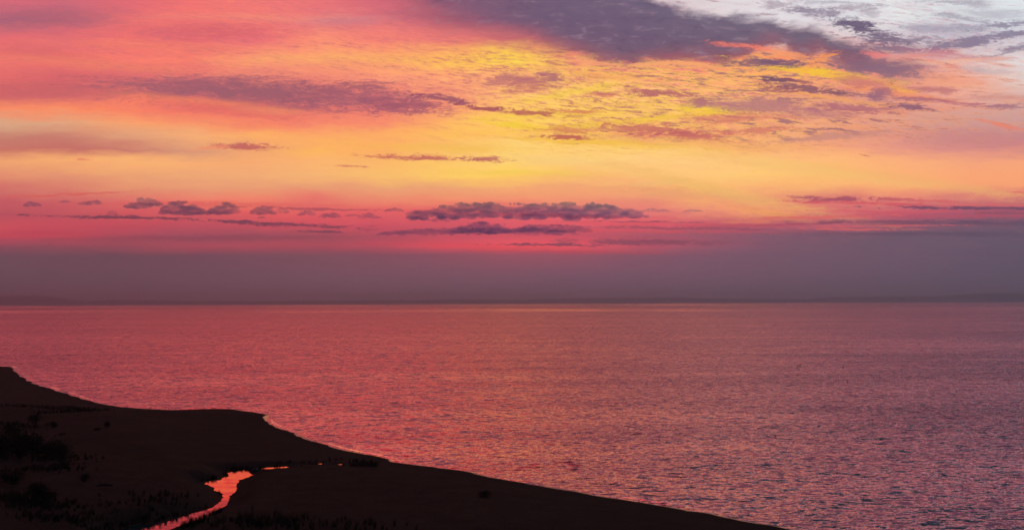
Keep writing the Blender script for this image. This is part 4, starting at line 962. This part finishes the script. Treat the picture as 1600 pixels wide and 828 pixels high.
SHRUB_LABELS = [
    "broad dark shrub at the left edge of the big dune thicket",
    "tallest dark shrub in the big dune thicket",
    "rounded dark shrub at the middle of the big dune thicket",
    "lower dark shrub on the sloping side of the big thicket",
    "dark shrub ending the big thicket toward the stream",
    "low dark shrub rising behind the big thicket",
    "dark shrub alone on the dune above the big thicket",
    "little dark shrub beside the one above the thicket",
    "small shrub standing alone on bare sand toward the lake",
    "flat creeping shrub next to the lone one toward the lake",
    "flat creeping shrub on sand above the end of the thicket",
    "low spreading shrub in the gap under the big thicket, to the left",
    "low spreading shrub in the gap under the big thicket, to the right",
    "compact dark shrub alone on sand below the big thicket",
    "dark shrub behind the big lower left bush",
    "big dark bush near the lower left corner",
    "dark shrub leaning on the right side of the big lower left bush",
    "low dark shrub in front of the big lower left bush",
    "small shrub standing between the lower left bush and the stream",
    "dark shrub on the left edge between the two thickets",
    "low dark shrub alone on the beach in the middle",
    "dark brush by the waterline, left of its pair",
    "dark brush by the waterline, right of its pair",
    "flattest bit of brush at the end of the driftwood by the waterline"]
for (x, y, w, h, k), lab in zip(SHRUBS, SHRUB_LABELS):
    fol, st = SM[int(k)]
    root = bpy.data.objects.new("shrub", None)
    col.objects.link(root)
    root.location = (x, y, height_at(x, y) - 0.05)
    root.rotation_euler = (0, 0, rng.random() * 6.28)
    s = max(w / 1.25, 0.5)
    root.scale = (s, s, max(h, 0.4) / 0.95)
    tag(root, lab, "shrub", group="dark shrubs on the dunes")
    for nm, me in (("foliage", fol), ("branches", st)):
        o = bpy.data.objects.new(nm, me)
        col.objects.link(o)
        o.parent = root

# dune grass: too many blades to count
def grass(name, label, spots, hmin, hmax, blades=16):
    """spots: x, y, spread"""
    vv, ff = [], []
    xs = np.array([s[0] for s in spots]); ys = np.array([s[1] for s in spots])
    hz, sd, cd = land_height(xs[None, :], ys[None, :])
    for x, y, z, c_, s_ in zip(xs, ys, hz[0], cd[0], sd[0]):
        if c_ < 0.25 or s_ < 4: continue
        hb = hmin + (hmax - hmin) * rng.random()
        for b_ in range(blades):
            an = rng.random() * 6.283
            r_ = 0.16 * math.sqrt(rng.random())
            bx, by = x + r_ * math.cos(an), y + r_ * math.sin(an)
            le = hb * (0.55 + 0.5 * rng.random())
            lean = le * (0.12 + 0.4 * rng.random())
            wd = 0.011 + 0.010 * rng.random()
            ca, sa = math.cos(an), math.sin(an)
            i0 = len(vv)
            wx_, wy_ = -sa * wd, ca * wd
            mx, my, mz = bx + ca * lean * 0.3, by + sa * lean * 0.3, z + le * 0.6
            vv += [(bx - wx_, by - wy_, z - 0.05), (bx + wx_, by + wy_, z - 0.05), (mx + wx_ * .8, my + wy_ * .8, mz), (mx - wx_ * .8, my - wy_ * .8, mz),
                   (bx + ca * lean, by + sa * lean, z + le)]
            ff += [(i0, i0 + 1, i0 + 2, i0 + 3), (i0 + 3, i0 + 2, i0 + 4)]
    o = mesh_obj(name, vv, ff, leaf_mat)
    tag(o, label, kind="stuff")

SPOTS_NEAR = [(-35.83, 118.82, -33.41, 123.82, 0.40, 40.00), (-34.72, 125.98, -34.15, 129.33, 0.50, 16.00), (-33.10, 121.41, -22.41, 120.56, 1.80, 110.00), (-22.35, 120.23, -12.43, 118.44, 2.20, 50.00), (-30.26, 124.12, -23.77, 124.01, 1.60, 40.00), (-35.47, 128.97, -36.00, 131.70, 0.25, 12.00)]
SPOTS_BANK = [(-44.41, 125.57, -38.73, 133.48, 0.40, 70.00), (-47.71, 128.56, -39.45, 135.97, 1.60, 70.00), (-46.64, 134.03, -40.59, 139.89, 1.80, 35.00), (-43.73, 157.54, -42.31, 160.09, 0.30, 14.00), (-42.20, 162.17, -42.71, 165.23, 0.20, 12.00), (-42.80, 167.45, -40.30, 168.35, 0.40, 40.00), (-39.95, 167.70, -38.58, 167.67, 0.40, 30.00), (-40.16, 150.70, -37.82, 144.44, 0.25, 10.00), (-39.84, 152.79, -39.62, 152.78, 0.08, 4.00), (-37.75, 170.92, -20.76, 178.18, 1.20, 50.00)]
SPOTS_DUNE = [(-114.01, 245.26, -88.34, 237.53, 2.00, 200.00), (-99.50, 231.42, -89.74, 237.57, 1.20, 90.00), (-99.41, 213.94, -87.39, 203.34, 2.00, 110.00), (-86.17, 185.53, -64.25, 160.44, 2.50, 320.00), (-68.74, 151.92, -60.76, 151.75, 1.50, 90.00), (-61.58, 132.77, -51.40, 126.64, 1.50, 220.00), (-102.57, 252.13, -92.19, 240.35, 1.50, 60.00), (-48.46, 122.92, -43.11, 123.90, 1.50, 60.00), (-53.41, 121.25, -42.78, 119.03, 1.20, 140.00)]
def scatter(quads):
    """quads: x0, y0, x1, y1, half width, count: tufts strewn along a line"""
    sp = []
    for (x0, y0, x1, y1, hw, n) in quads:
        for i in range(int(n)):
            t = rng.random()
            sp.append((x0 + (x1 - x0) * t + rng.normal() * hw, y0 + (y1 - y0) * t + rng.normal() * hw, 0))
    return sp
grass("dune_grass", "tall dark grass standing against the near bend of the stream", scatter(SPOTS_NEAR), 0.55, 1.05)
grass("dune_grass", "dark grass fringe along the far banks of the stream", scatter(SPOTS_BANK), 0.35, 0.8)
grass("dune_grass", "sparse dark grass patches on the left dunes", scatter(SPOTS_DUNE), 0.35, 0.75)

# small dark bluish rounded hump by the stream mouth
hump_mat, N = new_mat("dark_hump")
geo = N.node('ShaderNodeNewGeometry')
sn = N.noise(geo.outputs['Position'], 3.0, 5, 0.6)
bs = N.node('ShaderNodeBsdfPrincipled')
N.put(bs.inputs['Base Color'], N.mix(sn, (0.04, 0.045, 0.06), (0.09, 0.10, 0.13)))
bs.inputs['Roughness'].default_value = 0.7
mo = N.node('ShaderNodeOutputMaterial')
N.t.links.new(bs.outputs[0], mo.inputs[0])
(bx, by), = [(-38.80, 166.11)]
bm = bmesh.new()
bmesh.ops.create_icosphere(bm, subdivisions=3, radius=1.0)
bv = np.array([v.co[:] for v in bm.verts]); bf = [[v.index for v in f.verts] for f in bm.faces]
bm.free()
bv = bv * (1 + 0.5 * fbm(bv[:, 0] * 1.7 + 3, bv[:, 1] * 1.7 + bv[:, 2] * 1.3, 3, 8))[:, None] * np.array([0.55, 0.42, 0.42])
o = mesh_obj("hump", bv, bf, hump_mat, smooth=True)
o.location = (bx, by, height_at(bx, by) + 0.18)
tag(o, "dark bluish hump beside the upper end of the glowing pool", "hump")

# driftwood
LOGS = [(-25.83, 174.05, -21.24, 173.58), (-51.28, 141.64, -53.07, 140.74)]
for (xa, ya, xb, yb), lab in zip(LOGS, ["long dark driftwood log lying by the brush near the waterline", "short dark driftwood log on the sand left of the stream"]):
    za, zb_ = height_at(xa, ya), height_at(xb, yb)
    A, B_ = Vector((0, 0, 0)), Vector((xb - xa, yb - ya, zb_ - za))
    ax = B_.normalized(); sidev = ax.cross(Vector((0, 0, 1))).normalized(); upv = sidev.cross(ax)
    vv, ff = [], []
    nseg = 12
    for i in range(nseg + 1):
        t = i / nseg
        c = A.lerp(B_, t) + upv * (0.10 + 0.10 * math.sin(t * 4 + xa)) + sidev * 0.15 * math.sin(t * 5)
        rad = 0.20 * (1 - 0.55 * t) * (1 + 0.15 * math.sin(t * 21)) * (0.5 if i in (0, nseg) else 1)
        for j in range(8):
            an = j * math.pi / 4
            vv.append(c + (sidev * math.cos(an) + upv * math.sin(an)) * rad)
    for i in range(nseg):
        for j in range(8):
            ff.append((i * 8 + j, i * 8 + (j + 1) % 8, (i + 1) * 8 + (j + 1) % 8, (i + 1) * 8 + j))
    ff.append(tuple(range(8))); ff.append(tuple(nseg * 8 + j for j in reversed(range(8))))
    # two broken branch stubs
    for t, s in ((0.35, 1), (0.68, -1)):
        c = A.lerp(B_, t) + upv * 0.22
        tip = c + upv * 0.45 + sidev * 0.35 * s + ax * 0.25
        i0 = len(vv)
        for p, rad in ((c, 0.06), (tip, 0.015)):
            for j in range(5):
                an = j * 2 * math.pi / 5
                vv.append(p + (sidev * math.cos(an) + ax * math.sin(an)) * rad)
        for j in range(5):
            ff.append((i0 + j, i0 + (j + 1) % 5, i0 + 5 + (j + 1) % 5, i0 + 5 + j))
    o = mesh_obj("driftwood_log", [tuple(v) for v in vv], ff, wood_mat, smooth=True)
    o.location = (xa, ya, za)
    tag(o, lab, "driftwood", group="driftwood on the beach")

# ------------------------------------------------------------------ birds
feather, N = new_mat("dark_feathers")
geo = N.node('ShaderNodeNewGeometry')
fn = N.noise(geo.outputs['Position'], 9.0, 3, 0.6)
bs = N.node('ShaderNodeBsdfPrincipled')
N.put(bs.inputs['Base Color'], N.mix(fn, (0.02, 0.018, 0.018), (0.06, 0.055, 0.05)))
bs.inputs['Roughness'].default_value = 0.7
mo = N.node('ShaderNodeOutputMaterial')
N.t.links.new(bs.outputs[0], mo.inputs[0])

def skinned(name, verts, edges, radii, root_i):
    me = bpy.data.meshes.new(name)
    me.from_pydata(verts, edges, [])
    o = bpy.data.objects.new(name, me)
    col.objects.link(o)
    md = o.modifiers.new("skin", 'SKIN')
    for i, r_ in enumerate(radii):
        me.skin_vertices[0].data[i].radius = r_ if isinstance(r_, tuple) else (r_, r_)
        me.skin_vertices[0].data[i].use_root = (i == root_i)
    sb = o.modifiers.new("smooth", 'SUBSURF'); sb.levels = 2; sb.render_levels = 2
    dg = bpy.context.evaluated_depsgraph_get()
    done = bpy.data.meshes.new_from_object(o.evaluated_get(dg))
    bpy.data.objects.remove(o)
    done.name = name
    done.materials.clear(); done.materials.append(feather)
    done.polygons.foreach_set("use_smooth", [True] * len(done.polygons))
    return done
# swimming bird, about 0.6 m long: tail, body, breast, neck, head, bill
duck = skinned("waterbird", [(-0.34, 0, 0.16), (-0.2, 0, 0.08), (0, 0, 0.07), (0.17, 0, 0.09), (0.24, 0, 0.2), (0.25, 0, 0.32), (0.31, 0, 0.36), (0.40, 0, 0.345)],
               [(0, 1), (1, 2), (2, 3), (3, 4), (4, 5), (5, 6), (6, 7)], [(0.03, 0.05), (0.11, 0.12), (0.13, 0.15), (0.11, 0.12), 0.055, 0.05, 0.06, (0.015, 0.025)], 2)
BIRDS = [(114.94, 443.42), (118.30, 452.31), (133.57, 444.53), (50.79, 213.27), (109.62, 360.51)]
for (x, y), lab, rz, s in zip(BIRDS, ["dark bird swimming on the lake, nearer of the close pair", "dark bird swimming on the lake, farther of the close pair",
                            "lone dark bird on mauve water directly right of the close pair", "dark bird swimming alone nearest the beach of all the birds",
                            "dark bird on the lake just below the lone one right of the pair"], (0.2, 2.9, 0.4, 3.3, 0.1), (1.0, 0.9, 1.0, 0.6, 0.8)):
    o = bpy.data.objects.new("waterbird", duck)
    col.objects.link(o)
    o.location = (x, y, -0.02)
    o.rotation_euler = (0, 0, rz)
    o.scale = (s, s, s)
    tag(o, lab, "bird", group="birds swimming on the lake")
# ------------------------------------------------------------------ dusk haze over the water
haze_mat = bpy.data.materials.new("dusk_haze")
haze_mat.use_nodes = True
N = Net(haze_mat.node_tree)
pv = N.node('ShaderNodeVolumePrincipled')
N.put(pv.inputs['Color'], (0.66, 0.79, 1.0))
pv.inputs['Density'].default_value = 8.6e-5
pv.inputs['Anisotropy'].default_value = 0.6
mo = N.node('ShaderNodeOutputMaterial')
N.t.links.new(pv.outputs[0], mo.inputs['Volume'])
hb = 31000.0
zt, zlo = 240.0, -3.6
hvv = [(x, y, z) for z in (zlo, zt) for (x, y) in ((-hb, -hb), (hb, -hb), (hb, hb), (-hb, hb))]
haze = mesh_obj("haze", hvv, [(3, 2, 1, 0), (4, 5, 6, 7), (0, 1, 5, 4), (1, 2, 6, 5), (2, 3, 7, 6), (3, 0, 4, 7)], haze_mat)
tag(haze, "faint dusk haze that softens the far shore", kind="stuff")
